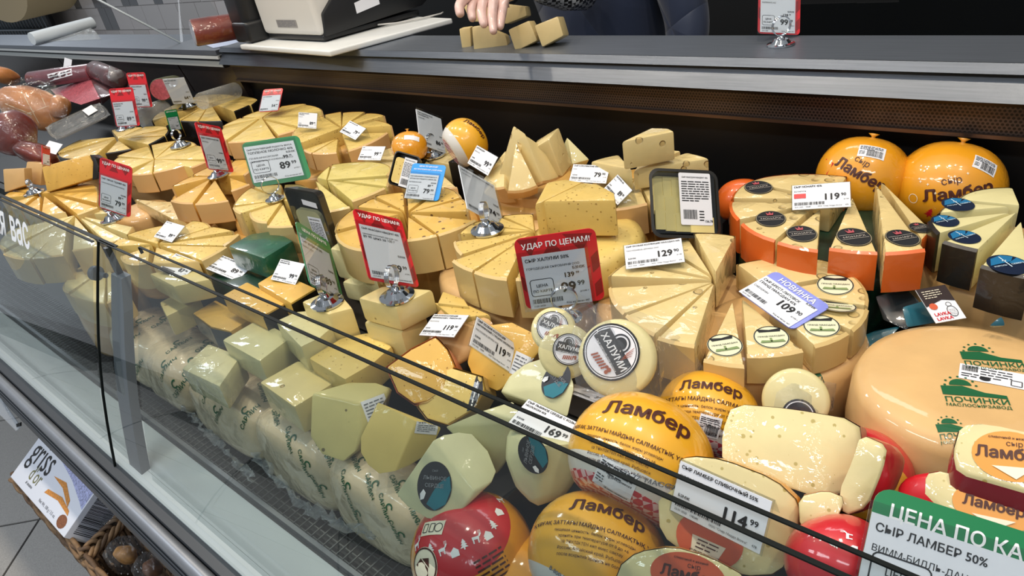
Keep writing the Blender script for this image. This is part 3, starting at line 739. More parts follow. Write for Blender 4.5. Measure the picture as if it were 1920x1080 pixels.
stood([(5, 317), (45, 315), (47, 348), (8, 361)], (8, 361), -.438, (.55, -.76, .34), .024, c_tan, 'tan cheese brick at the end of the row')
stood([(50, 303), (80, 306), (76, 348), (43, 342)], (43, 343), -.438, (.35, -.85, .34), .024, c_tan, 'tan cheese brick behind the sign stand')
fan((142, 402), -.45, .055, c_pale, 'cream cheese with a fine crumb', 'touching the left glass', [
    ('front left', (60, 484), (118, 478), (128, 408)), ('left', (5, 475), (55, 486)), ('front', (135, 470), (190, 462), (140, 404)), ('back', (158, 393), (200, 400)), ('front right', (200, 455), (235, 448)), ('right', (240, 440), (250, 425)), ('far left', (18, 430), (6, 468))], m_buffr,
    under=((125, 440), .085, m_darkgreen, 'dark green whole cheese seen through the left glass'))
fan((295, 457), -.45, .05, c_yellow, 'deep yellow cheese in fanned slices', 'under the left eighty-nine tags', [
    ('upper right', (395, 425), (360, 413)), ('right', (437, 432), (400, 424)), ('lower right', (448, 438), (420, 460)), ('front right', (425, 462), (378, 488), (300, 459)), ('front left', (278, 492), (225, 480), (282, 460)), ('left', (205, 462), (225, 445), (285, 457)), ('back', (236, 440), (318, 420)), ('front', (372, 490), (284, 494), (292, 462))], m_buffr,
    under=((330, 470), .085, c_under, 'amber whole cheese under the fanned deep yellow slices'))
fan((200, 500), -.50, .05, c_pale, 'pale yellow wheel', 'behind the grey bracket', [
    ('left', (128, 548), (138, 510)), ('front', (195, 570), (130, 552)), ('right', (240, 545), (200, 568)), ('back', (140, 505), (215, 480))], m_buffr, under=((190, 530), .06, c_buff, 'buff whole cheese low behind the grey bracket', .14))

# whole cheeses lying low between the cut wheels
for i, (c, z_, R, m) in enumerate((((262, 392), -.492, .060, c_tan), ((352, 432), -.50, .055, c_buff), ((470, 440), -.497, .060, c_under), ((585, 432), -.488, .055, c_buff), ((690, 330), -.475, .055, c_under), ((700, 470), -.49, .055, c_buff), ((600, 312), -.475, .06, c_under), ((1170, 415), -.49, .05, c_under), ((930, 395), -.48, .055, c_under), ((150, 330), -.49, .07, c_tan))):
    disc(c, z_, R, (EYE+z_)-(STEP+.0003), m, ['tan', 'buff', 'amber', 'buff', 'amber', 'buff', 'amber', 'amber', 'amber', 'tan'][i]+' whole cheese low '+['behind the first red sign', 'under the deep yellow fan', 'behind the green block', 'behind the dark tray', 'between herb and rear wheels', 'behind the large cream block', 'below the rear printed-film wheel', 'below the cut half wheel', 'behind the white sign', 'behind the golden half wheel'][i])
# ================================================================ FRONT ROWS BEHIND THE GLASS
def hull(pts, mat, label, off=.004, group=None, name='cheese_piece', cat='cheese', seg=2, parent=None):
    bm = bmesh.new()
    for q in pts: bm.verts.new(q if isinstance(q, Vector) else P(*q))
    r = bmesh.ops.convex_hull(bm, input=bm.verts[:])
    bmesh.ops.delete(bm, geom=[e for e in r['geom_interior'] if isinstance(e, bmesh.types.BMVert)], context='VERTS')
    bmesh.ops.dissolve_limit(bm, angle_limit=math.radians(8), verts=bm.verts[:], edges=bm.edges[:])
    bmesh.ops.recalc_face_normals(bm, faces=bm.faces[:])
    if off: bmesh.ops.bevel(bm, geom=bm.edges[:], offset=off, segments=seg, profile=.6, affect='EDGES', clamp_overlap=True)
    v, f, _ = bm_out(bm)
    o = obj(name, v, f, mat, parent, True, None, 40)
    if parent is None: tag(o, label, cat, group)
    return o
def twoface(a, z, b, left, right, nL, nR, depth, mat, label, off=.004, group=None):
    """piece with two flat cut faces meeting in the ridge a-b"""
    A = P(*a, z); nl = Vector(nL).normalized(); B = PP(*b, A, nl); d = (B-A).normalized(); nr = Vector(nR); nr = (nr-d*nr.dot(d)).normalized()
    Lp = [PP(*q, A, nl) for q in left]; Rp = [PP(*q, A, nr) for q in right]; allp = [A, B]+Lp+Rp; c = sum(allp, Vector())/len(allp); back = -(nl+nr).normalized()*depth
    return hull(allp+[c+(p-c)*.72+back for p in allp], mat, label, off, group)
# second row of blocks
block([(278, 512), (325, 537), (395, 523), (352, 500)], -.465, .035, c_cube, 'film-wrapped cheese block under the tag crossed by the glass edge')
block([(298, 566), (311, 593), (377, 561), (350, 540)], -.515, .040, c_cube, 'film-wrapped cheese block below the tagged one')
def edge_rind(o, pts, z, h, mat, out=.0012):
    V = [P(x, y, z) for x, y in pts]; c = world_loc(o); v = []
    for p in V:
        d = Vector((p.x-c.x, p.y-c.y, 0)).normalized()*out; v += [p+d+Vector((0, 0, -.002)), p+d+Vector((0, 0, -h))]
    obj('rind', v, [(2*i, 2*i+2, 2*i+3, 2*i+1) for i in range(len(V)-1)], mat, o)
m_greyr = pmat('grey_wax', '3a3a38', .4, coat=.7, cbump=.5)
wb1 = block([(361, 587), (404, 562), (470, 598), (432, 621), (395, 612)], -.515, .035, c_gold, 'golden wedge with dark grey rind showing through the glass', off=.003)
edge_rind(wb1, [(361, 587), (395, 612), (432, 621)], -.515, .036, m_greyr, .002)
sb1 = block([(416, 554), (463, 528), (538, 566), (492, 592)], -.475, .030, c_gold, 'golden slab with black rind in front of the green block', off=.003)
sb2 = block([(482, 531), (520, 508), (592, 540), (545, 568)], -.465, .036, c_gold, 'golden slab with black rind under the ninety-nine tag', off=.003)
edge_rind(sb1, [(492, 592), (538, 566)], -.475, .030, m_blackr, .002); edge_rind(sb2, [(545, 568), (592, 540)], -.465, .036, m_blackr, .002)
block([(426, 461), (470, 437), (515, 431), (550, 450), (494, 484)], -.435, .040, m_greenw, 'green waxed cheese block behind the eighty-nine tag', off=.006)
block([(380, 510), (440, 488), (500, 512), (560, 490), (570, 505), (470, 560)], -.480, .060, m_darkgreen, 'dark green waxed cheese under the green block', off=.006)
CUBES = 'pale cheese cubes in cling film'
block([(415, 637), (484, 597), (548, 630), (486, 677)], -.50, .042, c_white, 'smooth ivory cube behind the creased film-wrapped one', CUBES)
block([(339, 691), (390, 643), (452, 666), (411, 725)], -.525, .042, cheese('paste_film', 'e0d5a2', film=1.2, coat=.9, cscale=60), 'ivory cube in heavily creased film, lowest at the left', CUBES)
block([(485, 716), (560, 674), (633, 713), (551, 763)], -.515, .045, c_cube, 'ivory cube with two eyes on top, in front of the glass line', CUBES)
block([(516, 601), (555, 583), (595, 580), (631, 606), (600, 632), (563, 650)], -.475, .045, c_white, 'glossy rounded ivory block beside the black rind strip', CUBES)
block([(577, 671), (640, 632), (690, 622), (736, 648), (700, 680), (646, 711)], -.492, .040, c_butter, 'long rounded yellow block crossed by both glass edges', CUBES)
block([(564, 565), (605, 548), (640, 552), (662, 577), (615, 589)], -.453, .050, c_cube, 'ivory block under the green card stand', CUBES)
block([(670, 558), (717, 535), (812, 542), (742, 577)], -.430, .036, c_cube, 'ivory block with eyes under the large red sign stand', CUBES)
block([(681, 604), (715, 580), (800, 590), (752, 624)], -.468, .042, c_cube, 'ivory block lying under the one with the red sign stand', CUBES)
block([(617, 466), (640, 448), (730, 460), (700, 505), (656, 473)], -.425, .050, c_white, 'large smooth cream block behind the red sign', CUBES)
block([(640, 528), (672, 535), (725, 515), (690, 500)], -.470, .03, c_white, 'cream block beneath the large smooth one', CUBES)
# pieces of round cheese, cut faces up
RD = 'cut pieces with coloured rind'
def dface(pts, z, thk, n, mat, label, rind=None, off=.004, group=RD, name='cheese_piece'):
    o0 = P(*pts[0], z); nn = Vector(n).normalized(); V = [PP(x, y, o0, nn) for x, y in pts]
    o = slab_pts(V, nn, thk, off, name, mat, taper=.04); tag(o, label, 'cheese', group)
    if rind:
        k = len(V); c = sum(V, Vector())/k; v = []
        for p in V:
            d = (p-c).normalized()*.0014; v += [p+d-nn*.0015, c+(p-c)*.96+d-nn*(thk-.002)]
        f = [(2*i, 2*((i+1) % k), 2*((i+1) % k)+1, 2*i+1) for i in range(k)]
        obj('rind', v, f, rind, o, True, None, 40)
    return o
p_red = dface([(724, 688), (770, 655), (816, 631), (838, 655), (852, 686), (835, 730), (800, 752), (776, 757), (745, 735)], -.475, .045, (.35, -.55, .76), c_gold, 'golden flecked piece with pink rind, leaning behind the glass line', m_pinkr)
p_yel = dface([(818, 681), (903, 706), (908, 730), (886, 768), (838, 797), (800, 785), (782, 762), (800, 715)], -.475, .045, (.25, -.60, .75), c_butter, 'pale yellow piece with dark printed label on its end', m_buffr)
p_pink = twoface((584, 737), -.497, (672, 757), [(677, 812), (668, 845), (643, 866), (603, 852), (581, 818)], [(655, 716), (705, 717), (737, 728)], (.42, -.70, .58), (.1, -.15, .98), .035, cheese('paste_olive', 'c9bd78', flecks=.2, fscale=60, fcol='6f6233', film=.4), 'olive-tinged piece with pink rind standing on its curved side', .004, RD)
p_fold = twoface((781, 790), -.500, (741, 884), [(708, 754), (690, 790), (676, 820), (676, 848), (690, 872), (711, 889)], [(828, 802), (805, 850), (770, 872)], (.45, -.68, .58), (.85, -.05, .52), .035, cheese('paste_straw', 'd3bd6c', film=.5), 'straw-yellow piece with a folded label strip, before the oval-stickered wedge', .004, RD)
# white goat-milk wedges with oval stickers
LH = 'ivory goat-milk wedges with oval stickers'
lion1 = twoface((812, 825), -.455, (890, 921), [(743, 926), (752, 938), (765, 951), (800, 972), (832, 979), (862, 962)], [(832, 815), (860, 810), (885, 813), (915, 845), (931, 884), (922, 905)], (.40, -.66, .64), (.80, -.25, .60), .045, c_goat, 'ivory wedge with black and blue oval sticker, frontmost behind the glass', .004, LH)
lion2 = hull([(985, 681, -.44), (1053, 660, -.428), (1078, 722, -.438), (1064, 782, -.465), (1010, 760, -.47), (938, 735, -.468), (955, 705, -.455), (950, 750, -.52), (1060, 790, -.52)], c_goat, 'ivory wedge with oval sticker beside the round grilling cheese', .006, LH)
lion3 = hull([(950, 800, -.455), (1010, 835, -.440), (1080, 830, -.445), (1112, 850, -.46), (1060, 930, -.50), (1005, 955, -.505), (965, 915, -.495), (945, 860, -.475), (1080, 900, -.54), (990, 900, -.56)], c_goat, 'rounded ivory wedge with teal sticker under the 169 tag', .008, LH)
lion4 = hull([(835, 800, -.47), (905, 770, -.452), (962, 752, -.45), (985, 790, -.46), (960, 850, -.50), (930, 890, -.525), (890, 850, -.50), (940, 880, -.56), (860, 820, -.53)], c_goat, 'ivory wedge squeezed between its stickered neighbours', .006, LH)
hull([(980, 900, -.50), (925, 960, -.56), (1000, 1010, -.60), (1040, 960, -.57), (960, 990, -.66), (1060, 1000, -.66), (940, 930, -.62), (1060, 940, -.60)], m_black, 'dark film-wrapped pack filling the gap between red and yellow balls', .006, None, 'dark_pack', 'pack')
# slices under the 119 tags
w119 = hull([(820, 580, -.455), (860, 575, -.45), (930, 600, -.455), (925, 650, -.49), (850, 690, -.50), (830, 650, -.49), (800, 640, -.48), (850, 690, -.54)], c_tan, 'amber wedge under the tilted 119 tag', .005)
w119b = hull([(885, 640, -.47), (905, 610, -.445), (960, 603, -.44), (1010, 628, -.445), (1018, 652, -.455), (990, 690, -.48), (935, 735, -.505), (890, 715, -.50), (875, 680, -.485), (940, 720, -.54)], c_gold, 'golden wedge under the diamond-tilted 119 tag', .006)
for pts, z, l in (([(812, 566), (880, 572), (920, 590), (850, 596)], -.452, 'flat yellow offcut beside the pale whole cheese'), ([(830, 545), (870, 560), (880, 575), (820, 568)], -.448, 'thin yellow offcut under the plain yellow wheel')):
    block(pts, z, .02, c_yellow, l, off=.003)
# wrapped packs on the deck, printed film
m_pack = cheese('printed_film_pack', 'e0cdaa', film=1.0, coat=.9, cscale=45)
PK = 'cheese packs in green-printed film on the deck'
packs = []
def pack(pts, ztop, zbot, label):
    V = [P(x, y, ztop-.012) for x, y in pts]; xs, ys = [p.x for p in V], [p.y for p in V]
    C = Vector(((min(xs)+max(xs))/2, (min(ys)+max(ys))/2, Zw((ztop+zbot)/2))); R = Vector(((max(xs)-min(xs))/2, (max(ys)-min(ys))/2, (ztop-zbot)/2)); R.y = max(R.y, .045); d_ = C.y-R.y-.272; C.y -= d_*.5; R.y += d_*.5
    f_ = lambda w_: math.copysign(abs(w_)**.58, w_); rows, cols = 22, 40; v = []; rg = random.Random(len(packs)+3); ph = [rg.uniform(0, 6) for _ in range(4)]
    for i in range(rows+1):
        t = -math.pi/2+math.pi*i/rows
        for j in range(cols):
            g = 2*math.pi*j/cols; x, y, z = f_(math.cos(t))*f_(math.cos(g)), f_(math.cos(t))*f_(math.sin(g)), f_(math.sin(t))
            k = 1+.018*math.sin(5*x+ph[0])*math.sin(4*y+ph[1])+.012*math.sin(9*z+ph[2]+3*x); v.append(C+Vector((x*R.x*k, y*R.y*k*(1.0-.10*z), z*R.z)))
    o = obj('cheese_pack', v, [(i*cols+j, i*cols+(j+1) % cols, (i+1)*cols+(j+1) % cols, (i+1)*cols+j) for i in range(rows) for j in range(cols)], m_pack, None, True)
    tag(o, label, 'cheese pack', PK); packs.append(o); return o
pack([(628, 868), (660, 815), (760, 860), (800, 905), (775, 985), (742, 960)], -.575, -.6935, 'printed-film pack nearest the red ball')
pack([(492, 778), (527, 735), (640, 800), (618, 868), (602, 880)], -.575, -.6935, 'printed-film pack under the cube with two eyes')
pack([(385, 690), (420, 655), (520, 725), (490, 780)], -.585, -.6935, 'printed-film pack under the creased film cube')
pack([(318, 640), (345, 605), (415, 650), (380, 690)], -.59, -.6935, 'printed-film pack behind the creased film cube')
pack([(246, 606), (285, 565), (345, 605), (315, 645)], -.585, -.6935, 'printed-film pack beside the bracket')
# ================================================================ PRICE CARDS
m_paper = pmat('white_paper', 'e3e6ec', .55)
m_ink = pmat('black_ink', '17181b', .6)
m_grey_ink = pmat('grey_ink', '6b6e74', .6)
m_wht = pmat('white_print', 'f2f2f2', .5)
m_red = pmat('sign_red', 'd0202a', .35, coat=.4); m_dred = pmat('sign_dark_red', '8c1a1c', .35, coat=.4)
m_grn = pmat('sign_green', '0a7a45', .35, coat=.4); m_blu = pmat('sign_blue', '1593e6', .35, coat=.4); m_vio = pmat('sign_violet', '7f86d6', .35, coat=.4)
m_acr = glassmat('clear_acrylic', 'f3f5f6', 1.0)
m_chrome = pmat('chrome', 'c9cccf', .08, 1)
SCH = {'red': m_red, 'green': m_grn, 'blue': m_blu, 'violet': m_vio, 'white': m_paper}
def rrect(w_, h_, r, n=5, x0=0, y0=0, corners=(1, 1, 1, 1)):
    pts = []
    for (cx, cy, a), on in zip(((w_-r, h_-r, 0), (r, h_-r, 90), (r, r, 180), (w_-r, r, 270)), corners):
        if on: pts += [(x0+cx+r*math.cos(math.radians(a+90*i/n)), y0+cy+r*math.sin(math.radians(a+90*i/n))) for i in range(n+1)]
        else: pts.append((x0+(w_ if a in (0, 270) else 0), y0+(h_ if a in (0, 90) else 0)))
    return pts
def holder(px, py, z, r, N, label, ring=1.0, lift=1.0, R=None, lean=0):
    """chrome table stand: stepped round foot and a ring of coiled wire"""
    b = P(px, py, z); e = empty('sign_stand', b); tag(e, label, 'sign stand')
    MB().lathe([(0, 0), (r, 0), (r, r*.10), (r*.72, r*.16), (r*.5, r*.42), (r*.3, r*.46), (r*.22, r*.62), (r*.12, r*.7), (0, r*.7)], b, (0, 0, 1), 32).build('base', m_chrome, e, True, 35)
    nh = Vector((N.x, N.y, 0)).normalized(); u = nh.cross(Vector((0, 0, 1))); rr_ = r*.56*ring
    c = b+Vector((0, 0, r*.68+rr_*lift)); mb = MB()
    for k in (-1.5, -.5, .5, 1.5):
        pts = [c+nh*(k*r*.075)+u*(rr_*math.cos(t))+Vector((0, 0, 1))*(rr_*math.sin(t)) for t in [2*math.pi*i/28 for i in range(28)]]
        mb.tube(pts, r*.032, 6, closed=True)
    mb.build('coil', m_chrome, e, True, 60)
    return e
def price(pr, x, y, big, small, size, csize=None, gap=2):
    pr.text(big, x, y, size, .035, 'r'); pr.text(small, x+gap, y+size*.36, csize or size*.48, .02); return pr
def sign(corners, z, scheme, head, title, prod, big, small, label, aspect=.80, hint=None, old=None, box=True, depth=None, paper=(5, 3, 88, 92), cents=None, code='447', hs=10.5, hsplit=None, acr=True, thk=.0012):
    hint = hint or (.75, -.6, .12)
    C, U, V, N, w_, h_ = pose(corners, aspect, hint, z, depth); s = w_/100; H = 100/aspect
    O = C-U*w_/2-V*h_/2; U, V = U*s, V*s
    pts = rrect(100, H, 9 if scheme != 'white' else 1.5)
    mb = MB().prism([O+U*x+V*y-N*thk for x, y in pts], N*thk); root = mb.build('price_sign', SCH[scheme]); tag(root, label, 'price sign')
    x0, y0, x1, y1 = paper; y1 = y1 if scheme != 'white' else H-2
    if scheme == 'white': x0, y0, x1 = 1, 1, 99
    if scheme == 'red':   # faceted darker pattern
        p = Print(); 
        for tri in ([(4, H-2), (30, H-2), (18, H-26)], [(30, H-28), (58, H-28), (46, H-8)], [(60, H-2), (96, H-6), (80, H-28)], [(90, H*.62), (99, H*.70), (99, H*.48), (90, H*.40)], [(90, H*.24), (99, H*.32), (99, H*.12), (90, H*.06)], [(1, H*.5), (5, H*.45), (5, H*.25), (1, H*.3)]): p.poly(tri)
        tag(p.on_plane('pattern', O, U, V, N, m_dred, root, .0002), kind='stuff')
    if scheme != 'white':
        pw = MB().prism([O+U*x+V*y+N*.0003 for x, y in ((x0, y0), (x1, y0), (x1, y1), (x0, y1))], N*.0003).build('paper', m_paper, root)
    if head:
        p = Print()
        hl = head.split('|')
        for i, t in enumerate(hl): p.text(t, 50, H-15-i*10+(5 if len(hl) > 1 else 0), hs, .02, 'c', width=min(84, len(t)*hs*.62))
        p.on_plane('heading', O, U, V, N, m_wht, root, .0005)
    k = Print(); yy = y1-9
    for t in title.split('|'): k.text(t, x0+3, yy, 5.6, .02, width=min(x1-x0-8, len(t)*3.9)); yy -= 7.5
    yy -= 3
    for t in prod.split('|'):
        if t: k.text(t, x0+3, yy, 4.8, 0, width=min(x1-x0-12, len(t)*3.3)); yy -= 6.5
    yb = y0+7; k.barcode(x0+4, yb, 38, 6.5, len(title)).text('Код на весах '+code, x1-3, y0+2.5, 3.6, 0, 'r'); k.text('22.01.2025', x0+4, yb-4.5, 3.4)
    price(k, x1-17, yb+12, big, small, 19)
    if old: price(k, x1-17, yb+32, old[0], old[1], 9); 
    k.text('БЗМЖ', x1-3, yb+42, 5, .02, 'r'); k.text('р/100 г', x1-2, yb+9, 3.6, 0, 'r')
    if box:
        k.frame(x0+4, yb+10, x0+34, yb+34, .9, 4); k.text('ЦЕНА', x0+19, yb+23, 5.4, .015, 'c'); k.text('ПО КАРТЕ', x0+19, yb+15.5, 5.0, .015, 'c')
    k.on_plane('print', O, U, V, N, m_ink, root, .0008)
    if acr:
        MB().prism([O+U*x+V*y+N*.0014 for x, y in ((-2, -2), (x1+4, -2), (x1+4, y1+6), (-2, y1+6))], N*.0006).build('sleeve', m_acr, root)
    return root, O, U, V, N, s, H
def ptag(corners, z, title, prod, big, small, label, aspect=1.85, hint=None, depth=None, leg=True, extra=None, scheme=None, hd=None, bz='БЗМЖ', leglen=.022):
    hint = hint or (.45, -.62, .65)
    C, U, V, N, w_, h_ = pose(corners, aspect, hint, z, depth); s = w_/100; H = 100/aspect
    O = C-U*w_/2-V*h_/2; Uw, Vw = U.copy(), V.copy(); U, V = U*s, V*s
    root = MB().prism([O+U*x+V*y-N*.0007 for x, y in ((0, 0), (100, 0), (100, H), (0, H))], N*.0007).build('price_tag', m_paper); tag(root, label, 'price tag')
    k = Print(); yy = H-6.5
    for t in title.split('|'): k.text(t, 3, yy, 5, .03, width=min(94, len(t)*3.5)); yy -= 6.5
    if prod: k.text(prod, 3, yy-3, 4, 0, width=min(60, len(prod)*2.7))
    k.text(bz, 5, 19.5, 4.4, .02); k.barcode(4, 8.5, 52, 6.5, len(title)+3); k.text('22.01.2025   138280', 4, 3.6, 3.4); k.text('ООО "Спар Миддл Волга"', 44, 3.6, 3.4); k.text('478', 96, 4, 3.6, 0, 'r')
    price(k, 82, 18, big, small, 19, 9); k.text('р/100', 97, 16.5, 3.6, 0, 'r')
    k.on_plane('print', O, U, V, N, m_ink, root, .0004)
    if extra == 'flag':
        Print().rect(3, H-30, 24, H-20).on_plane('stamp', O, U, V, N, m_red, root, .0005)
    # clear folded holder: sheet behind the card and a leg folded back over the top
    mb = MB().prism([O+U*x+V*y-N*.0010 for x, y in ((-2, -2), (102, -2), (102, H+2), (-2, H+2))], -N*.0006)
    if leg:
        t0, t1 = O+V*(H+2)-U*2-N*.001, O+V*(H+2)+U*102-N*.001
        d = (Vector((0, 0, -1))-N*.55).normalized()*leglen
        mb.prism([t0, t1, t1+d, t0+d], -N*.0006)
    mb.build('acrylic_holder', m_acr, root)
    return root
RED = 'УДАР ПО ЦЕНАМ!'
# --- signs on chrome stands
s1 = sign([(961, 447), (1116, 429), (1134, 560), (989, 583)], -.395, 'red', RED, 'СЫР ХАЛУМИ 50%', 'ГОРОДЕЦКАЯ СЫРОВАРНЯ ООО', '99', '99', 'red sale sign reading 99 above the round grilling cheese', 1.02, (.62, -.62, .35), ('139', '99'), hs=11, paper=(6, 0, 84, 74))
s2 = sign([(655, 393), (758, 409), (782, 543), (697, 521)], -.415, 'red', RED, 'СЫР МААСДАМ КВАДРАТ 45%', 'МИНСКИЙ МОЛОЧНЫЙ ЗАВОД №1 ОАО|89 99 цена за 100 г', '79', '99', 'tall red sale sign on an ivory block with eyes', .72, (.9, -.35, .15), hs=11, box=False, paper=(5, 5, 88, 108))
s3 = sign([(549, 405), (622, 462), (641, 558), (585, 540)], -.44, 'green', 'ЦЕНА ПО КАРТЕ', 'СЫР ЗЕЛЁНЫЙ 50%', 'КАРАТ ООО', '89', '99', 'green card-price sign turned aside before the dark cheese pack', .78, (.95, -.05, .15), hs=9, paper=(2, 2, 88, 96))
s4 = sign([(857, 311), (929, 345), (943, 430), (879, 388)], -.385, 'white', '', 'СЫР ПОЛАД РУССКИЙ ПОЧИНКИ 45%', 'ПОЧИНКИ', '74', '99', 'plain white price sign on the glossy yellow wheel', .86, (.95, -.30, .1), box=False)
s5 = sign([(450, 268), (562, 254), (583, 333), (478, 352)], -.40, 'green', '', 'СЫР ПОЛУТВЕРДЫЙ РАДОСТЬ ВКУСА|ТОПЛЕНОЕ МОЛОЧКО 45%', 'ГЕМИКАРАКОРСКИЙ|СЫРОДЕЛЬНЫЙ КОМБИНАТ (ООО)', '89', '99', 'big green sign reading 89 above the lemon-yellow wheel', 1.12, (.55, -.65, .5), ('99', '99'), paper=(2, 8, 88, 80))
s6 = sign([(360, 227), (418, 239), (435, 322), (394, 318)], -.415, 'red', RED, 'СЫР СЛИВОЧНЫЙ 50%', 'ФАЗЕНДА', '99', '99', 'leaning red sale sign before the printed-film wheel', .72, (.95, -.25, .15), paper=(5, 3, 78, 100))
s7 = sign([(186, 295), (249, 313), (243, 409), (186, 388)], -.43, 'red', RED, 'СЫР ТИРАЖ ЭДАМЕР 45%', 'САРАПУЛЬСКИЙ МОЛОКОЗАВОД', '79', '99', 'red sale sign nearest the left glass', .72, (.85, -.5, .1), ('89', '90'))
s8 = sign([(203, 167), (249, 163), (262, 236), (219, 238)], -.385, 'red', RED, 'КОЛБАСА ПК|СЕРВЕЛАТ', 'АТЯШЕВО', '89', '99', 'red sale sign standing by the black foil tray', .70, (.8, -.6, .1))
s9 = sign([(236, 133), (271, 139), (286, 197), (252, 205)], -.375, 'red', RED, 'КОЛБАСА ВЯЛЕНАЯ', 'АТЯШЕВО', '99', '99', 'red sale sign at the back among the salami', .70, (.8, -.6, .1))
s10 = sign([(304, 148), (345, 146), (365, 192), (326, 196)], -.385, 'white', '', 'СЫР ЛЕГКИЙ 35%', 'ДРУЖБА', '64', '90', 'white price sign by the salami end', .86, (.7, -.65, .2), box=False)
s11 = sign([(304, 188), (327, 186), (347, 265), (324, 262)], -.42, 'green', 'ЦЕНА ПО КАРТЕ', 'СЫР КОСТРОМСКОЙ', 'ЛЕБЕДЬ', '74', '99', 'narrow green sign standing between the two black-rinded wheels', .70, (1, -.1, .1))
s12 = sign([(493, 168), (532, 165), (521, 208), (486, 210)], -.385, 'red', RED, 'СЫР ПАРМЕЗАН', 'ООО', '54', '99', 'small red and white sign on the printed-film wheel by the rear wall', .84, (.45, -.8, .4), box=False, paper=(3, 3, 96, 84))
s13 = sign([(778, 203), (829, 224), (834, 286), (790, 271)], -.40, 'white', '', 'СЫР СЫРОБОГАТОВ|МААСДАМ 45%', 'КАМСКИЙ', '86', '90', 'white price sign in front of the rear yellow ball', .80, (.95, -.3, .1), box=False)
s14 = sign([(78, 269), (95, 279), (94, 309), (80, 311)], -.37, 'red', RED, 'СЫР', 'ООО', '79', '99', 'small folded red sign behind the tan bricks', .62, (.9, -.2, .1), box=False, acr=False)
s16 = sign([(52, 265), (56, 266), (66, 345), (61, 344)], -.40, 'white', '', 'СЫР', 'ООО', '79', '99', 'sign seen edge-on in its chrome stand near the left glass', .80, (.72, .68, .0), box=False, acr=False, depth=1.40)
s15 = sign([(1420, -34), (1504, -38), (1497, 70), (1424, 58)], -.272, 'red', RED, 'СЫР ГАУДА 45%', 'КИПРИНО АО', '99', '99', 'red sale sign on the steel ledge', .78, (.55, -.8, .1), ('139', '99'))
def stand_for(sg, px, py, z, r, label, **kw): return holder(px, py, z, r, sg[4], label, **kw)
stand_for(s1, 1063, 597, -.405, .0165, 'chrome stand under the red halloumi sign', ring=1.45)
stand_for(s2, 745, 556, -.429, .0225, 'chrome stand on the ivory block with eyes', ring=1.1)
stand_for(s3, 614, 568, -.452, .0225, 'chrome stand holding the turned green sign', ring=1.05)
stand_for(s4, 914, 432, -.399, .0225, 'chrome stand on the glossy yellow wheel', ring=1.0)
stand_for(s5, 516, 374, -.419, .017, 'chrome stand under the big green sign', ring=1.6)
stand_for(s6, 409, 330, -.429, .021, 'chrome stand under the leaning red sign', ring=.9)
stand_for(s7, 212, 412, -.449, .023, 'chrome stand of the red sign nearest the left glass', ring=.9)
stand_for(s8, 237, 241, -.40, .026, 'chrome stand by the black foil tray', ring=.9)
stand_for(s10, 353, 201, -.418, .026, 'chrome stand by the salami end', ring=.9)
stand_for(s11, 339, 274, -.428, .024, 'chrome stand of the narrow green sign', ring=.9)
stand_for(s13, 812, 292, -.418, .023, 'chrome stand in front of the rear yellow ball', ring=1.0)
stand_for(s16, 64, 362, -.439, .022, 'chrome stand with the edge-on sign', ring=.7)
stand_for(s15, 1464, 84, -.2795, .020, 'chrome stand on the steel ledge', ring=1.2)
# --- small tags in clear holders
ptag([(1170, 461), (1277, 446), (1284, 491), (1174, 504)], -.413, 'СЫР ОСОБАЯ КОЛЛЕКЦИЯ МААСДАМ 50%', 'МАСЛОЗАВОД ДРУЖБА ООО', '129', '90', 'white price tag reading 129')
ptag([(1486, 348), (1593, 341), (1596, 387), (1485, 394)], -.392, 'СЫР МОНАРХ 45%', 'БЕЛАРУСЬ', '119', '90', 'white price tag with a red stamp on the orange-rinded slices', extra='flag', bz='')
ptag([(1075, 310), (1144, 309), (1136, 346), (1067, 338)], -.385, 'СЫР КОРОЛЕВСКИЙ 45%', 'БЗМЖ', '79', '90', 'white price tag reading 79 behind the large half wheel')
ptag([(1156, 329), (1187, 355), (1156, 386), (1134, 352)], -.392, 'СЫР ВИТЯЗЬ 50%', 'ДРУЖБА', '89', '90', 'diamond-turned white price tag beside the sliced cheese tray')
ptag([(894, 272), (934, 295), (914, 329), (877, 306)], -.40, 'СЫР МААСДАМ', 'ВИОЛА ООО', '99', '90', 'white price tag left of the upright big-eyed slices')
ptag([(656, 227), (686, 240), (666, 263), (637, 246)], -.395, 'СЫР ГОЛЛАНДСКИЙ', 'ООО', '79', '90', 'diamond-turned white tag on the yellow wheel by the rear wall')
ptag([(560, 210), (595, 213), (593, 241), (558, 239)], -.39, 'СЫР СМЕТАНКОВЫЙ|ОТБОРНЫЙ', 'КОМБИНАТ', '89', '90', 'white price tag between the two rear wheels', hint=(.5, -.7, .5), aspect=1.35)
ptag([(680, 275), (723, 274), (713, 301), (671, 299)], -.41, 'СЫР', 'МОЛОЧНЫЙ КОМБИНАТ', '99', '90', 'white price tag reading 99 above the green-flecked cheese')
tb = sign([(773, 307), (838, 309), (821, 378), (759, 370)], -.395, 'blue', 'ЦЕНА ПО QR-КОДУ|ИЗ ПРИЛОЖЕНИЯ «МОЙ SPAR»', 'СЫР БЕРКАРОЛИ С ПАЖИТНИКОМ И|АРОМАТОМ ГРЕЦКОГО ОРЕХА 50%', 'БЕЛОВЕЖСКИЕ', '79', '99', 'blue and white price card on the caraway wheel', .92, (.5, -.65, .55), ('89', '90'), paper=(0, 0, 86, 76), hs=6)
ptag([(313, 415), (346, 423), (322, 455), (288, 443)], -.445, 'СЫР ГАУДА', 'ООО', '89', '90', 'white price tag on the fanned deep yellow slices', aspect=1.3)
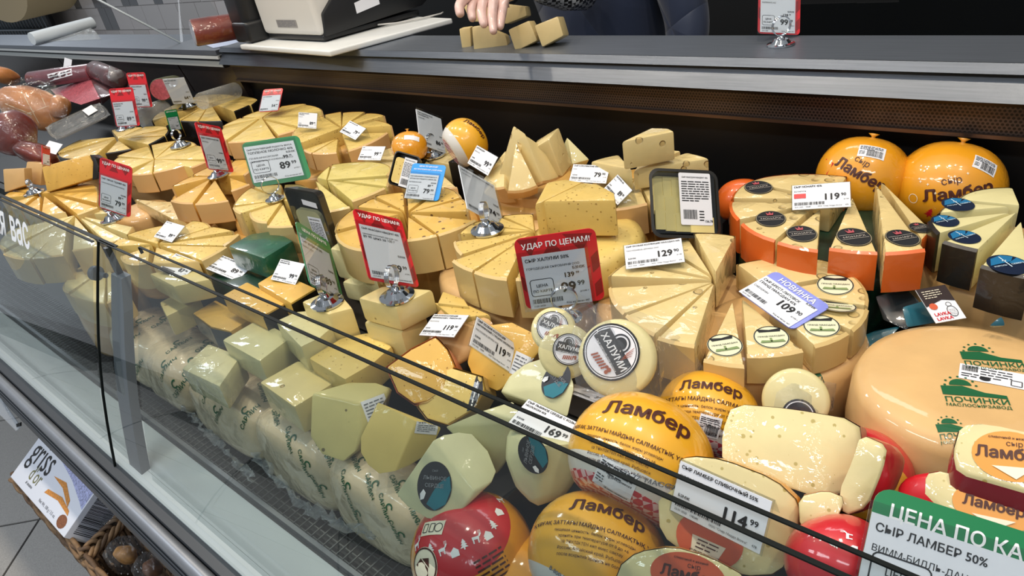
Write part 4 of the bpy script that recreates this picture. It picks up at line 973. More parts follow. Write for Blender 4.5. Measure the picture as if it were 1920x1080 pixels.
ptag([(330, 475), (375, 492), (342, 523), (296, 505)], -.462, 'СЫР СЛИВОЧНЫЙ 50%', 'ООО', '87', '90', 'white price tag crossed by the right glass edges', aspect=1.4)
ptag([(412, 478), (473, 499), (443, 528), (386, 502)], -.474, 'СЫР ПЕСТО ЗЕЛЕНЫЙ БАЗИЛИК 50%', 'САРМИЧ', '89', '90', 'white price tag in front of the green waxed block')
ptag([(528, 484), (570, 496), (555, 533), (506, 525)], -.463, 'СЫР МАТРОНА|ПАРМЕЗАН 40%', 'ООО', '99', '90', 'white price tag beside the turned green sign', aspect=1.4)
ptag([(813, 590), (880, 590), (850, 633), (787, 627)], -.46, 'СЫР ОСОБАЯ КОЛЛЕКЦИЯ|МИЧУРИНСКИЙ С ТМИНОМ 45%', 'МАСЛОЗАВОД', '119', '90', 'white 119 price tag lying beside the ivory blocks', aspect=1.6)
ptag([(895, 595), (967, 644), (955, 698), (881, 646)], -.448, 'СЫР ОСОБАЯ КОЛЛЕКЦИЯ|МИЧУРИНСКИЙ С ГРЕЦКИМ ОРЕХОМ 50%', 'МАСЛОЗАВОД ДРУЖБА ООО', '119', '90', 'white 119 price tag standing on its corner at the golden wedge', hint=(.75, -.55, .3))
ptag([(990, 750), (1093, 795), (1052, 851), (950, 795)], -.450, 'СЫР ЛЬВИНОЕ СЕРДЦЕ С КОЗЬИМ|МОЛОКОМ 45%', 'БЕЛЫНИЧСКИЙ СЫРОДЕЛЬНЫЙ', '169', '99', 'white price tag reading 169 leaning over the glass edge', aspect=1.7)
ptag([(1068, 718), (1152, 746), (1142, 766), (1054, 728)], -.452, 'СЫР ХАЛУМИ', 'ООО', '77', '90', 'white tag lying flat in front of the round grilling cheese', hint=(.2, -.3, .9), leg=False)
# --- violet novelty card and the big green card at the front
tv = sign([(1457, 507), (1557, 575), (1487, 619), (1383, 547)], -.424, 'violet', 'НОВИНКА', 'СЫР БРЕСТ-ЛИТОВСК|ГРАНД МААСДАМ 45%', 'САВУШКИН', '109', '90', 'violet novelty card lying on the windmill-stickered slices', 1.42, (.3, -.5, .8), box=False, paper=(0, 0, 94, 52), hs=15, acr=False)
tg = sign([(1640, 905), (2040, 1040), (2000, 1330), (1592, 1180)], None, 'green', 'ЦЕНА ПО КАРТЕ', 'СЫР ЛАМБЕР 50%', 'ВИММ-БИЛЛЬ-ДАНН ОАО', '114', '99', 'big green card-price sign in the near corner', 1.30, (.45, -.7, .45), depth=.44, paper=(0, 2, 96, 62), hs=12)
# ================================================================ BALLS, HALVES, STICKERS
def cdir(x, y, z): return Vector(RW @ np.array([x, y, z])).normalized()   # image right, image down, away -> room direction
CAMR, CAMD, CAMF = cdir(1, 0, 0), cdir(0, 1, 0), cdir(0, 0, 1)
def checker(name, c1, c2, scale):
    if name in MATS: return MATS[name]
    m = bpy.data.materials.new(name); m.use_nodes = True; N = m.node_tree.nodes; L = m.node_tree.links; b = N['Principled BSDF']
    tc = N.new('ShaderNodeTexCoord'); mp = N.new('ShaderNodeMapping'); mp.inputs['Rotation'].default_value = (.5, .6, .785); L.new(tc.outputs['Object'], mp.inputs[0])
    ck = N.new('ShaderNodeTexChecker'); ck.inputs['Scale'].default_value = scale; ck.inputs[1].default_value = srgb(c1); ck.inputs[2].default_value = srgb(c2); L.new(mp.outputs[0], ck.inputs[0])
    L.new(ck.outputs[0], b.inputs['Base Color']); b.inputs['Roughness'].default_value = .4; b.inputs['Coat Weight'].default_value = .7; b.inputs['Coat Roughness'].default_value = .06
    film_bump(N, L, b, tc.outputs['Object'], .6, 30); MATS[name] = m; return m
m_yw = pmat('yellow_wrapper', 'ecad24', .4, coat=.9, cbump=.9, noise=.06, nscale=20)
m_yw2 = pmat('orange_wrapper', 'e39a18', .4, coat=.9, cbump=1.0, noise=.08, nscale=20)
m_rw = pmat('red_wrapper', 'c81f2a', .4, coat=.8, cbump=.5)
m_bandw = pmat('white_band', 'd9d6cf', .45, coat=.6, cbump=.4)
m_chk = checker('red_white_check', 'c02a3c', 'e3c4c4', 150)
m_brown_ink = pmat('brown_ink', '4a1f12', .5); m_cream = pmat('cream_print', 'f0e6cc', .5); m_label = pmat('white_label', 'e4e5ea', .5)
def sgn(a): return (1 if a >= 0 else -1)
def ballmesh(C, r, axis, squash=.86, flat=-.80, rows=22, cols=40, band=None, fold=0):
    ax = axis.normalized(); u = ax.orthogonal().normalized(); q = ax.cross(u); v = []; mi = []
    for i in range(rows+1):
        t = math.pi*i/rows; h = -math.cos(t); rad = math.sin(t)**.86
        hh = max(h, flat); pin = 0
        for j in range(cols):
            g = 2*math.pi*j/cols; k = 1+(fold*math.sin(g*13)*(max(0, h-.72)/.28) if fold else 0)
            v.append(C+(u*math.cos(g)+q*math.sin(g))*max(rad*r*k, 1e-4)+ax*(hh*r*squash))
    f = []
    for i in range(rows):
        for j in range(cols):
            f.append((i*cols+j, i*cols+(j+1) % cols, (i+1)*cols+(j+1) % cols, (i+1)*cols+j))
            h = -math.cos(math.pi*(i+.5)/rows); k = 0
            for lim, m in band or (): 
                if h < lim: k = m; break
            mi.append(k)
    return v, f, mi
def ball(px, py, d, r, axis, label, mats, band, group='wrapped cheese balls', **kw):
    C = PD(px, py, d); v, f, mi = ballmesh(C, r, axis, band=band, **kw)
    o = obj('cheese_ball', v, f, mats, None, True, mi); tag(o, label, 'cheese', group)
    o['_c'] = tuple(C); return o
def knot(o, C, axis, r, mat):
    m = MB(); ax = axis.normalized(); top = C+ax*r*.86
    m.lathe([(r*.10, -r*.03), (r*.045, r*.03), (r*.04, r*.06), (r*.12, r*.12), (r*.02, r*.13)], top, ax, 14); m.build('knot', mat, o, True)
def seat_on(target, cx, cy, rot=0):
    """where the sight line through a pixel meets a thing: point, right, up, normal; size of a pixel there"""
    b = bvh_of(target); r = ray(cx, cy); h = b.ray_cast(CAMP, r.normalized())
    if h[0] is None:
        h = b.find_nearest(CAMP+r*((Vector(target['_w'])-CAMP).length))
    p, n = h[0], h[1]
    if n.dot(r) > 0: n = -n
    U = (CAMR-n*CAMR.dot(n)).normalized(); V = n.cross(U)
    c, s = math.cos(rot), math.sin(rot); U, V = U*c+V*s, V*c-U*s
    return p, U, V, n, (p-CAMP).dot(CAMF)/FPX, b
def stick(target, cx, cy, layers, rot=0, parent=None, name='sticker', eps0=.0006, flat=False):
    """layers: (Print in pixel units, material, part name); the first is the sticker, the others are printed on it"""
    p, U, V, n, s, b = seat_on(target, cx, cy, rot); par = parent or target; first = None
    for k, (pr, m, nm) in enumerate(layers):
        o = pr.on_plane(nm, p, U*s, V*s, n, m, par if first is None else first, .0007+.0004*k) if flat else pr.onto(nm, b, p, U*s, V*s, -n, m, par if first is None else first, eps0+.0004*k)
        if first is None and len(layers) > 1: first = o
    return first
YB = ((-.62, 2), (-.25, 1))
def lamber_text(o, cx, cy, size, rot, lines=True, lx=None, rot2=None):
    stick(o, cx, cy, [(Print().text('Ламбер', 0, 0, size, .035, 'c'), m_brown_ink, 'lettering')], rot)
    if lines:
        x, y = lx; p = Print(); p.text('ҚҰРҒАҚ ЗАТТАҒЫ МАЙДЫҢ САЛМАҚТЫҚ ҮЛЕСІ', 0, 0, 10.5, .02, 'c')
        for i in range(5): p.text(['пищевая ценность: белок жиры углеводы', 'хранить при температуре от 0 до +6', '10 ТӘУЛІКТЕН көп емес сақтау', 'Россия, Алтайский край, Рубцовск', 'после вскрытия хранить не более', 'энергетическая құндылығы 1511', 'СТ ТОО 2021 партия номер'][i], 0, -13-10.5*i, 7.6, 0, 'c')
        tag(stick(o, x, y, [(p, m_brown_ink, 'fine_print')], rot2 if rot2 is not None else rot) or o.children[-1], kind=None)
axA = cdir(.46, -.80, .35)
L1 = ball(1200, 862, .615, .0635, axA, 'yellow printed cheese ball above the red checked band, centre front', [m_yw, m_bandw, m_chk], ((-.66, 2), (-.36, 1)))
lamber_text(L1, 1212, 785, 44, -.42, True, (1170, 822), -.42)
stick(L1, 1120, 868, [(Print().text('8-800-200-74-77  МАССА НЕТТО СМ НА СТИКЕРЕ', 0, 0, 12, .015, 'l'), m_grey_ink, 'fine_print')], -.35)
def barlabel(o, cx, cy, w_, h_, rot, seed=1):
    b = Print(); gridrect(b, -w_/2, -h_/2, w_/2, h_/2); k = Print().barcode(-w_*.18, -h_*.42, w_*.6, h_*.5, seed, 30); k.lines(-w_*.45, h_*.35, w_*.85, 4, h_*.09, h_*.06, seed); k.lines(-w_*.45, -h_*.1, w_*.2, 3, h_*.1, h_*.06, seed+1)
    return stick(o, cx, cy, [(b, m_label, 'label'), (k, m_ink, 'label_print')], rot)
barlabel(L1, 1152, 900, 80, 62, -.38, 3)
knot(L1, Vector(L1['_c']), cdir(.9, .25, -.1), .05, m_yw2)
L2 = ball(1328, 782, .70, .0500, cdir(.42, -.85, .3), 'small yellow printed ball half hidden behind the front ball', [m_yw, m_bandw, m_chk], ((-.66, 2), (-.4, 1)))
lamber_text(L2, 1332, 730, 30, -.30, True, (1320, 752), -.25)
barlabel(L2, 1330, 800, 40, 40, -.2, 5)
L3 = ball(1120, 1046, .60, .0600, cdir(.45, -.80, .35), 'yellow printed cheese ball at the bottom edge of the view', [m_yw, m_bandw, m_chk], ((-.80, 2), (-.56, 1)))
lamber_text(L3, 1140, 965, 38, -.32, True, (1115, 992), -.30)
stick(L3, 1030, 1066, [(Print().text('8-800-200-74-77  МАССА НЕТТО СМ НА', 0, 0, 12, .015, 'l'), m_grey_ink, 'fine_print')], -.3)
L5 = ball(1000, 1100, .68, .055, cdir(.2, -.9, .2), 'yellow ball lowest between its neighbours', [m_yw2], ())
# red and yellow ball with white winter ornaments
L4 = ball(885, 1036, .690, .0600, cdir(-.22, -.70, -.55), 'red-topped cheese ball with white deer ornaments', [m_rw, m_yw2], ((.60, 1),))
def ornament(cx, cy, s, kind):
    p = Print()
    if kind == 0:   # house
        p.poly([(-s, -s), (s, -s), (s, s*.3), (0, s*1.2), (-s, s*.3)])
    elif kind == 1: # fir
        for k in range(3): p.poly([(-s*(1-.22*k), -s*.6+k*s*.6), (s*(1-.22*k), -s*.6+k*s*.6), (0, s*.3+k*s*.6)])
        p.rect(-s*.15, -s*1.1, s*.15, -s*.6)
    else:           # deer
        p.rect(-s, -s*.2, s*.7, s*.5).rect(-s*.9, -s*1.1, -s*.6, 0).rect(s*.3, -s*1.1, s*.6, 0).poly([(s*.5, s*.3), (s*.9, s*.3), (s*1.4, s*1.0), (s*1.0, s*1.2)])
        for k in (-.2, .25, .7): p.rect(s*(.8+k*.6), s*1.1, s*(.9+k*.6), s*1.9)
    return p
for i, (x, y, k) in enumerate(((783, 1022, 2), (808, 1030, 1), (830, 1032, 2), (853, 1036, 0), (870, 1022, 1), (893, 1010, 2), (915, 1004, 0), (935, 960, 0), (938, 938, 2), (932, 920, 0), (925, 985, 1))):
    stick(L4, x, y, [(ornament(0, 0, 8, k), m_wht, 'ornament')], .3 if x < 900 else .6)
stick(L4, 811, 990, [(gridrect(Print(), -26, -14, 26, 14), m_cream, 'label'), (Print().frame(-22, -9, -10, 9, 1.5, 2).frame(-6, -9, 6, 9, 1.5, 2).ring(15, 0, 9, 9, 1.5), m_ink, 'label_print')], -.25)
p = Print(); p.lines(-30, 10, 60, 6, 9, 6, 4); stick(L4, 920, 1052, [(p, m_brown_ink, 'fine_print')], .5)
stick(L4, 795, 1062, [(gridpoly(Print(), 34, 34), m_cream, 'label'), (Print().ring(0, 0, 33, 33, 3).poly([(-20, -10), (20, -14), (12, 4), (-14, 8)]).poly([(-10, 10), (14, 6), (4, 20)]), m_brown_ink, 'label_print')], -.5)
# rear balls
m_amber = m_yw
for px, py, d, r, lab, tx in ((1617, 332, .96, .0590, 'orange-yellow ball with bar-code label, left of the two rear balls', (1606, 334, 26, -.55)), (1779, 352, .915, .0645, 'orange-yellow ball with stars, right of the two rear balls', (1800, 372, 30, .25))):
    ax = cdir(.12, -.93, -.30); o = ball(px, py, d, r, ax, lab, [m_yw2], (), squash=.9, fold=.03); C = Vector(o['_c'])
    knot(o, C, ax, r, m_yw2)
    stick(o, tx[0], tx[1], [(Print().text('Ламбер', 0, 0, tx[2], .04, 'c').text('сыр', -10, tx[2]*.95, tx[2]*.6, 0, 'c'), m_brown_ink, 'lettering')], tx[3])
    if px < 1700:
        barlabel(o, 1635, 284, 46, 28, -.42, 8); stick(o, 1550, 310, [(Print().poly([(-10, -16), (14, -10), (4, 16)]), m_red, 'emblem')], 0)
    else:
        barlabel(o, 1848, 310, 44, 30, -.5, 9)
        stick(o, 1712, 372, [(Print().ring(0, 0, 9, 9, 1.2), m_cream, 'emblem')], 0); stick(o, 1742, 400, [(ornament(0, 0, 8, 1), m_red, 'emblem')], 0)
        for i in range(16): stick(o, 1720+random.random()*110, 305+random.random()*70, [(Print().poly([(0, 3), (.8, .8), (3, 0), (.8, -.8), (0, -3), (-.8, -.8), (-3, 0), (-.8, .8)]), m_cream, 'star')], 0)
    MB().box((C.x-.04, C.y-.03, STEP), (C.x+.04, C.y+.03, C.z-r*.745)).build('riser', m_black, case)
o = ball(872, 268, 1.22, .0430, cdir(.75, -.5, .1), 'yellow ball with printed band before the rear wall', [m_yw, m_bandw, m_chk], ((-.85, 2), (-.35, 1)))
stick(o, 890, 240, [(Print().text('Ламбер', 0, 0, 13, .03, 'c'), m_brown_ink, 'lettering')], -.5); MB().box((o['_c'][0]-.03, o['_c'][1]-.02, STEP), (o['_c'][0]+.03, o['_c'][1]+.03, o['_c'][2]-.03)).build('riser', m_black, case)
o = ball(768, 276, 1.28, .0330, cdir(-.1, -.9, -.2), 'small orange ball with white label behind the white sign', [m_yw2], ()); C = Vector(o['_c']); knot(o, C, cdir(-.1, -.9, -.2), .033, m_yw2)
stick(o, 772, 258, [(gridrect(Print(), -14, -5, 14, 5), m_label, 'label')], 0); MB().box((C.x-.02, C.y-.02, STEP), (C.x+.02, C.y+.02, C.z-.026)).build('riser', m_black, case)
o = ball(1392, 378, .98, .036, cdir(0, -1, 0), 'orange ball peeping out behind the orange-rinded slices', [m_orange], ()); C = Vector(o['_c']); MB().box((C.x-.02, C.y-.02, STEP), (C.x+.02, C.y+.02, C.z-.028)).build('riser', m_black, case)
# --- cut halves: flat speckled face, wrapped dome behind
def half(pts, z, n, depth, label, wrap, face=c_lamber, group='cut halves of wrapped cheese', name='cheese_half', slant=None):
    nn = Vector(n).normalized(); o0 = P(*pts[0], z); V = [PP(x, y, o0, nn) for x, y in pts]; c = sum(V, Vector())/len(V)
    # soften the outline
    W = []
    for i in range(len(V)):
        a, b = V[i], V[(i+1) % len(V)]; W += [a.lerp(b, .2), a.lerp(b, .5), a.lerp(b, .8)]
    V = W; k = len(V); sl = Vector(slant) if slant else Vector()
    if sum(((V[i]-c).cross(V[(i+1) % k]-c)).dot(nn) for i in range(k)) < 0: V = V[::-1]
    rows = [(0, .93), (.0, 1.0)]; v = []; f = []
    R = [(1.0-.06, 0.0), (1.0, .03)]+[(math.sqrt(max(0, 1-(t*.98)**2)), .03+.97*t) for t in (.25, .5, .7, .85, .95, 1.0)]
    for s, t in R: v += [c+(p-c)*s-(nn+sl)*depth*t for p in V]
    f.append(list(range(k)))
    for i in range(len(R)-1): f += [(i*k+j, (i+1)*k+j, (i+1)*k+(j+1) % k, i*k+(j+1) % k) for j in range(k)]
    f.append(list(range((len(R)-1)*k, len(R)*k))[::-1])
    o = obj(name, v, f, face, None, True, None, 50); tag(o, label, 'cheese', group)
    v2 = []; f2 = []
    RR = R[1:]
    for s, t in RR: v2 += [c+(p-c)*(s*1.012+.004)-(nn+sl)*depth*(t*1.02+.03) for p in V]
    for i in range(len(RR)-1): f2 += [(i*k+j, (i+1)*k+j, (i+1)*k+(j+1) % k, i*k+(j+1) % k) for j in range(k)]
    obj('wrapper', v2, f2, wrap, o, True)
    return o
m_maroon = pmat('maroon_wrapper', '8a2630', .4, coat=.8, cbump=.8)
h1 = half([(1372, 757), (1480, 766), (1606, 788), (1613, 845), (1592, 922), (1530, 932), (1450, 905), (1352, 868), (1352, 810)], -.405, (.35, -.50, .79), .035, 'large glossy speckled half with maroon wrapper beside the small ball', m_maroon, slant=-(CAMR*1.0))
h2 = half([(1570, 925), (1598, 862), (1612, 815), (1660, 836), (1652, 880), (1622, 952), (1580, 967)], -.425, (.1, -.72, .68), .03, 'pale half in red ornamented wrapper behind the large glossy one', m_rw, slant=-(CAMR*.8))
h3 = half([(1497, 932), (1550, 920), (1586, 935), (1565, 985), (1540, 1014), (1500, 990)], -.425, (.25, -.72, .62), .03, 'pale half with torn orange wrapper under the large glossy one', m_orange)
h4 = half([(1250, 872), (1292, 856), (1352, 862), (1450, 900), (1498, 946), (1490, 1015), (1460, 1076), (1390, 1080), (1300, 1050), (1236, 1002), (1232, 930)], -.415, (.42, -.66, .62), .035, 'cut half with orange label behind the 114 tag', m_yw2, slant=-(CAMR*.7))
h5 = half([(1158, 1066), (1195, 1036), (1262, 1026), (1332, 1046), (1402, 1084), (1410, 1160), (1280, 1190), (1150, 1150)], -.445, (.42, -.66, .62), .03, 'cut half with orange label at the bottom edge of the view', m_yw2)
h6 = half([(1790, 842), (1803, 795), (1850, 791), (1990, 822), (2000, 940), (1890, 908), (1798, 882)], -.395, (.10, -.52, .85), .03, 'cut half with oval orange label lying on the great wheel', m_maroon, slant=-(CAMD*1.0-CAMR*.5))
h7 = half([(1744, 888), (1772, 883), (1940, 932), (1960, 1040), (1850, 995), (1742, 935)], -.415, (.15, -.62, .77), .03, 'cut half with oval orange label behind the green card', m_red, slant=CAMR*1.3)
r1 = ball(1570, 1052, .50, .036, cdir(-.2, -.8, .4), 'red ornamented ball under the torn orange wrapper', [m_rw, m_yw2], ((-.35, 1),))
r2 = ball(1612, 890, .60, .042, cdir(.5, -.5, .5), 'red and yellow ornamented ball under the pale half', [m_rw, m_yw2], ((-.1, 1),))
for o, pts in ((r1, ((1590, 1005, 2), (1566, 1022, 1), (1600, 1030, 0))), (r2, ((1661, 862, 2), (1664, 885, 1), (1660, 905, 0), (1650, 920, 0), (1655, 845, 0)))):
    for x, y, k in pts: stick(o, x, y, [(ornament(0, 0, 7, k), m_wht, 'ornament')], 1.2)
stick(r2, 1610, 830, [(Print().text('ДОДО', 0, 0, 12, 0, 'c'), m_wht, 'ornament')], -.3)
m_olab = pmat('orange_label', 'e0983a', .4, coat=.5); m_rlab = pmat('red_label', 'cf5a35', .4, coat=.5)
def orange_label(o, cx, cy, rx, ry, rot, txt='Ламбер', sub='сливочный и нежный', base=None):
    b = Print(); gridpoly(b, rx, ry, 0, 0, 4, 32)
    k = Print().text(txt, 0, -ry*.12, ry*.62, .035, 'c').text('сыр', rx*.1, ry*.40, ry*.3, 0, 'c').text(sub, 0, ry*.68, ry*.14, .01, 'c')
    c = Print(); c.poly([(-rx*.5, -ry*.45), (rx*.55, -ry*.4), (rx*.1, -ry*.9)])
    stick(o, cx, cy, [(b, base or m_olab, 'label'), (k, m_brown_ink, 'label_print'), (c, m_cream, 'label_crest')], rot, flat=True)
orange_label(h6, 1895, 856, 62, 48, -.25); orange_label(h7, 1862, 952, 66, 42, -.30); orange_label(h5, 1290, 1082, 70, 44, -.2, base=m_rlab)
b = Print(); gridpoly(b, 62, 50, 0, 0, 4, 32); k = Print().poly([(-32, -2), (32, -2), (24, -36), (0, -44), (-24, -36)])
k2 = Print().text('СЛИВОЧНЫЙ', 0, -33, 8.5, .02, 'c').lines(-20, -8, 40, 3, 7, 4, 2)
stick(h4, 1330, 1012, [(b, m_rlab, 'label'), (k, m_cream, 'label_crest'), (k2, m_brown_ink, 'label_print')], -.38, flat=True)
ptag([(1276, 865), (1448, 940), (1424, 1040), (1257, 955)], None, 'СЫР ЛАМБЕР СЛИВОЧНЫЙ 55%', 'ВИММ-БИЛЛЬ-ДАНН ОАО', '114', '99', 'white price tag reading 114 in front of the cut half ball', aspect=1.75, hint=(.5, -.65, .5), depth=(seat_on(h4, 1345, 950)[0]-CAMP).dot(CAMF)-.022)
MB().profile([(.36, DECK), (.47, DECK), (.47, Zw(-.60)), (.36, Zw(-.60))], -.62, .6).build('riser', m_black, case)

# --- round grilling cheeses in clear bags
m_film = glassmat('clear_film', 'f4f6f8', 1.0, .06, ('cfd3d8', .07), bump=.9, bscale=45)
m_filmw = glassmat('hazy_film', 'f0f2f4', 1.0, .10, ('d8dcdc', .18), bump=1.0, bscale=60)
def tilt_disc(px, py, d, r, h, n, label, sq=1.0):
    C = PD(px, py, d); nn = Vector(n).normalized()
    prof = [(0, -h), (r*.8, -h), (r*.97, -h*.7), (r, -h*.4), (r*.97, -h*.12), (r*.86, 0), (0, .001)]
    o = MB().lathe(prof, C, nn, 40).build('round_cheese', c_white, None, True, 60); return tag(o, label, 'cheese', 'round grilling cheeses in clear film')
def bag(o, px, py, d, pts, label='bag', seed=1, mat=None, thick=.012):
    """crumpled clear bag around a cheese: two creased skins traced round the outline"""
    rg = random.Random(seed); V = []; c = PD(px, py, d)
    k = len(pts); rings = 5; v = [c-CAMF*thick]; f = []
    for q in range(1, rings+1):
        s = q/rings
        for (x, y, dd) in pts:
            p = PD(x, y, d+dd); e = c.lerp(p, s)-CAMF*(thick*(1-s**2)+rg.uniform(-.0035, .0035)); v.append(e)
    f += [(0, 1+i, 1+(i+1) % k) for i in range(k)]
    for q in range(rings-1):
        a = 1+q*k; f += [(a+i, a+k+i, a+k+(i+1) % k, a+(i+1) % k) for i in range(k)]
    return obj('bag', v, f, mat or m_film, o, True)
nH = (.35, -.72, .60)
hal = tilt_disc(1155, 672, .665, .0375, .020, nH, 'round white grilling cheese with black-ringed label in a clear bag')
def halloumi_label(o, cx, cy, r, rot=0):
    b = Print(); gridpoly(b, r, r, 0, 0, 4, 36)
    w_ = Print().ring(0, 0, r*.93, r*.93, r*.035, 36); gridpoly(w_, r*.86, r*.86, 0, 0, 3, 36)
    band = Print().poly([(-r*.42, r*.72), (-r*.05, r*.83), (r*.72, -r*.45), (r*.45, -r*.7), (r*.22, -r*.8), (-r*.62, r*.55)]); band.ring(r*.33, r*.30, r*.34, r*.34, r*.06).oval(r*.33, r*.30, r*.22, r*.22)
    t = Print().text('ХАЛУМИ', 0, -r*.05, r*.34, .02, 'c', rot=-1.03).text('СЫР МЯГКИЙ ДЛЯ ЖАРКИ', -r*.2, -r*.14, r*.1, 0, 'c', rot=-1.03)
    g = Print(); 
    for k in range(6): g.poly([(-r*.7+k*r*.07, -r*.1-k*r*.09), (-r*.45+k*r*.07, -r*.02-k*r*.09), (-r*.43+k*r*.07, -r*.08-k*r*.09), (-r*.68+k*r*.07, -r*.16-k*r*.09)])
    g.oval(-r*.05, -r*.62, r*.08, r*.08).oval(-r*.15, -r*.7, r*.07, r*.07).oval(-r*.12, -r*.52, r*.06, r*.06)
    for k in range(4): g.poly([(r*.35+k*r*.06, -r*.28+k*r*.07), (r*.72+k*r*.03, -r*.12+k*r*.09), (r*.72+k*r*.03, -r*.10+k*r*.09), (r*.35+k*r*.06, -r*.25+k*r*.07)])
    stick(o, cx, cy, [(b, m_ink, 'label'), (w_, m_label, 'label_face'), (band, pmat('charcoal_ink', '2a2c30', .5), 'label_band'), (t, m_wht, 'label_print'), (g, pmat('rust_ink', '9a4a2c', .5), 'label_picture')], rot, flat=True)
halloumi_label(hal, 1146, 660, 54, -.05)
hal2 = tilt_disc(1038, 617, .715, .023, .014, (.5, -.55, .66), 'round white grilling cheese tucked under the chrome stand'); halloumi_label(hal2, 1036, 613, 30, .6)
hal3 = tilt_disc(1062, 660, .71, .028, .016, (.6, -.6, .5), 'round white grilling cheese on edge behind the bagged one'); halloumi_label(hal3, 1066, 655, 30, .8)
bag(hal, 1150, 665, .665, [(1065, 640, -.01), (1085, 590, .0), (1120, 568, .02), (1180, 575, .02), (1235, 600, .03), (1285, 640, .05), (1320, 690, .04), (1270, 740, .02), (1230, 745, .0), (1190, 765, -.01), (1130, 755, -.01), (1080, 720, -.01)], seed=3, thick=.010)
bag(hal2, 1045, 615, .70, [(1000, 620, 0), (1010, 590, .02), (1060, 575, .03), (1110, 565, .03), (1130, 600, .02), (1095, 640, 0), (1050, 665, 0), (1010, 650, 0)], seed=5, thick=.012)
hal4 = tilt_disc(1490, 752, .655, .030, .016, (.2, -.8, .55), 'small round white cheese in film below the windmill-stickered slices'); 
b = Print(); gridpoly(b, 30, 30, 0, 0, 3, 28); stick(hal4, 1498, 778, [(b, m_ink, 'label'), (Print().ring(0, 0, 26, 26, 2), m_wht, 'label_print')], 0)
bag(hal4, 1490, 752, .64, [(1450, 770, 0), (1455, 735, 0), (1490, 715, .02), (1530, 712, .04), (1566, 718, .05), (1562, 770, .04), (1530, 780, 0)], seed=8, thick=.01)
MB().box((-.20, .44, STEP), (-.09, .50, Zw(-.50))).build('riser', m_black, case)

# --- stickers on slices
def oval_sticker(o, cx, cy, rx, ry, rot, kind):
    b = Print(); gridpoly(b, rx, ry, 0, 0, 3, 32)
    if kind == 'crown':
        g = Print().ring(0, 0, rx*.97, ry*.97, rx*.05, 32)
        t = Print().text('МОНАРХ', 0, -ry*.12, ry*.34, .0, 'c', width=rx*1.35).rect(-rx*.8, ry*.2, rx*.8, ry*.23).rect(-rx*.8, -ry*.24, rx*.8, -ry*.21)
        c = Print().poly([(-rx*.2, ry*.35), (rx*.2, ry*.35), (rx*.26, ry*.7), (rx*.1, ry*.5), (0, ry*.78), (-rx*.1, ry*.5), (-rx*.26, ry*.7)])
        stick(o, cx, cy, [(b, m_ink, 'sticker'), (g, pmat('gold_ink', '8f8468', .4), 'sticker_border'), (t, pmat('silver_ink', 'b5aca2', .4), 'sticker_print'), (c, pmat('crown_ink', 'b0525a', .4), 'sticker_crown')], rot, flat=True)
    elif kind == 'north':
        a = Print().poly([(-rx*.9, ry*.1), (-rx*.5, ry*.7), (rx*.2, ry*.9), (rx*.7, ry*.6), (rx*.3, ry*.2)]).poly([(rx*.1, ry*.1), (rx*.8, ry*.45), (rx*.95, ry*.0), (rx*.5, -ry*.1)])
        t = Print().text('КОРОЛЬ', -rx*.12, -ry*.14, ry*.34, .015, 'r', width=rx*.72).text('СЕВЕРА', rx*.12, -ry*.14, ry*.34, .015, 'l', width=rx*.72).rect(-rx*.03, -ry*.3, rx*.03, ry*.75).rect(-rx*.12, ry*.3, rx*.12, ry*.36)
        stick(o, cx, cy, [(b, pmat('navy_ink', '101e38', .35, coat=.5), 'sticker'), (a, pmat('aurora_ink', '1f6f9e', .35, coat=.5), 'sticker_sky'), (t, pmat('ice_ink', 'cfe3ee', .4), 'sticker_print')], rot, flat=True)
    elif kind == 'mill':
        g = Print().ring(0, 0, rx*.98, ry*.98, rx*.06, 32); g.poly([(-rx*.6, ry*.45), (rx*.6, ry*.45), (rx*.7, ry*.75), (0, ry*.62), (-rx*.7, ry*.75)]); g.text('ГРАНД МААСДАМ', 0, ry*.0, ry*.2, .01, 'c', width=rx*1.5)
        l = Print().poly([(-rx*.7, -ry*.5), (rx*.7, -ry*.5), (rx*.6, -ry*.3), (0, -ry*.36), (-rx*.6, -ry*.3)]).rect(-rx*.12, -ry*.45, rx*.0, -ry*.12)
        stick(o, cx, cy, [(b, pmat('cream_label', 'dfe0c0', .4, coat=.5), 'sticker'), (g, m_ink, 'sticker_print'), (l, pmat('olive_ink', '7f9460', .5), 'sticker_picture')], rot, flat=True)
for i, (x, y, r_, rot) in enumerate(((1503, 442, 27, -.1), (1601, 448, 30, -.02), (1692, 450, 28, .05), (1445, 414, 27, -.2), (1402, 382, 25, -.1), (1422, 355, 25, 0))):
    oval_sticker(mon_objs[[0, 1, 2, 4, 5, 6][i]], x, y-3, r_, r_*1.25, rot, 'crown')
oval_sticker(mon_objs[3], 1724, 428, 17, 22, .1, 'crown')
for i, (x, y, r_, rot) in enumerate(((1808, 447, 25, .25), (1772, 417, 22, .1), (1796, 386, 26, .05), (1890, 499, 33, .05))):
    oval_sticker(kor_objs[i], x, y-2, r_, r_*1.15, rot, 'north')
for i, (x, y, rot) in enumerate(((1359, 649, .05), (1446, 634, -.1), (1540, 613, -.25), (1571, 576, -.35), (1566, 536, -.35))):
    oval_sticker(gm_objs[i], x, y-1, 32, 36, rot, 'mill')
m_teal = pmat('teal_ink', '10707f', .35, coat=.5); m_char = pmat('label_charcoal', '201e22', .35, coat=.5)
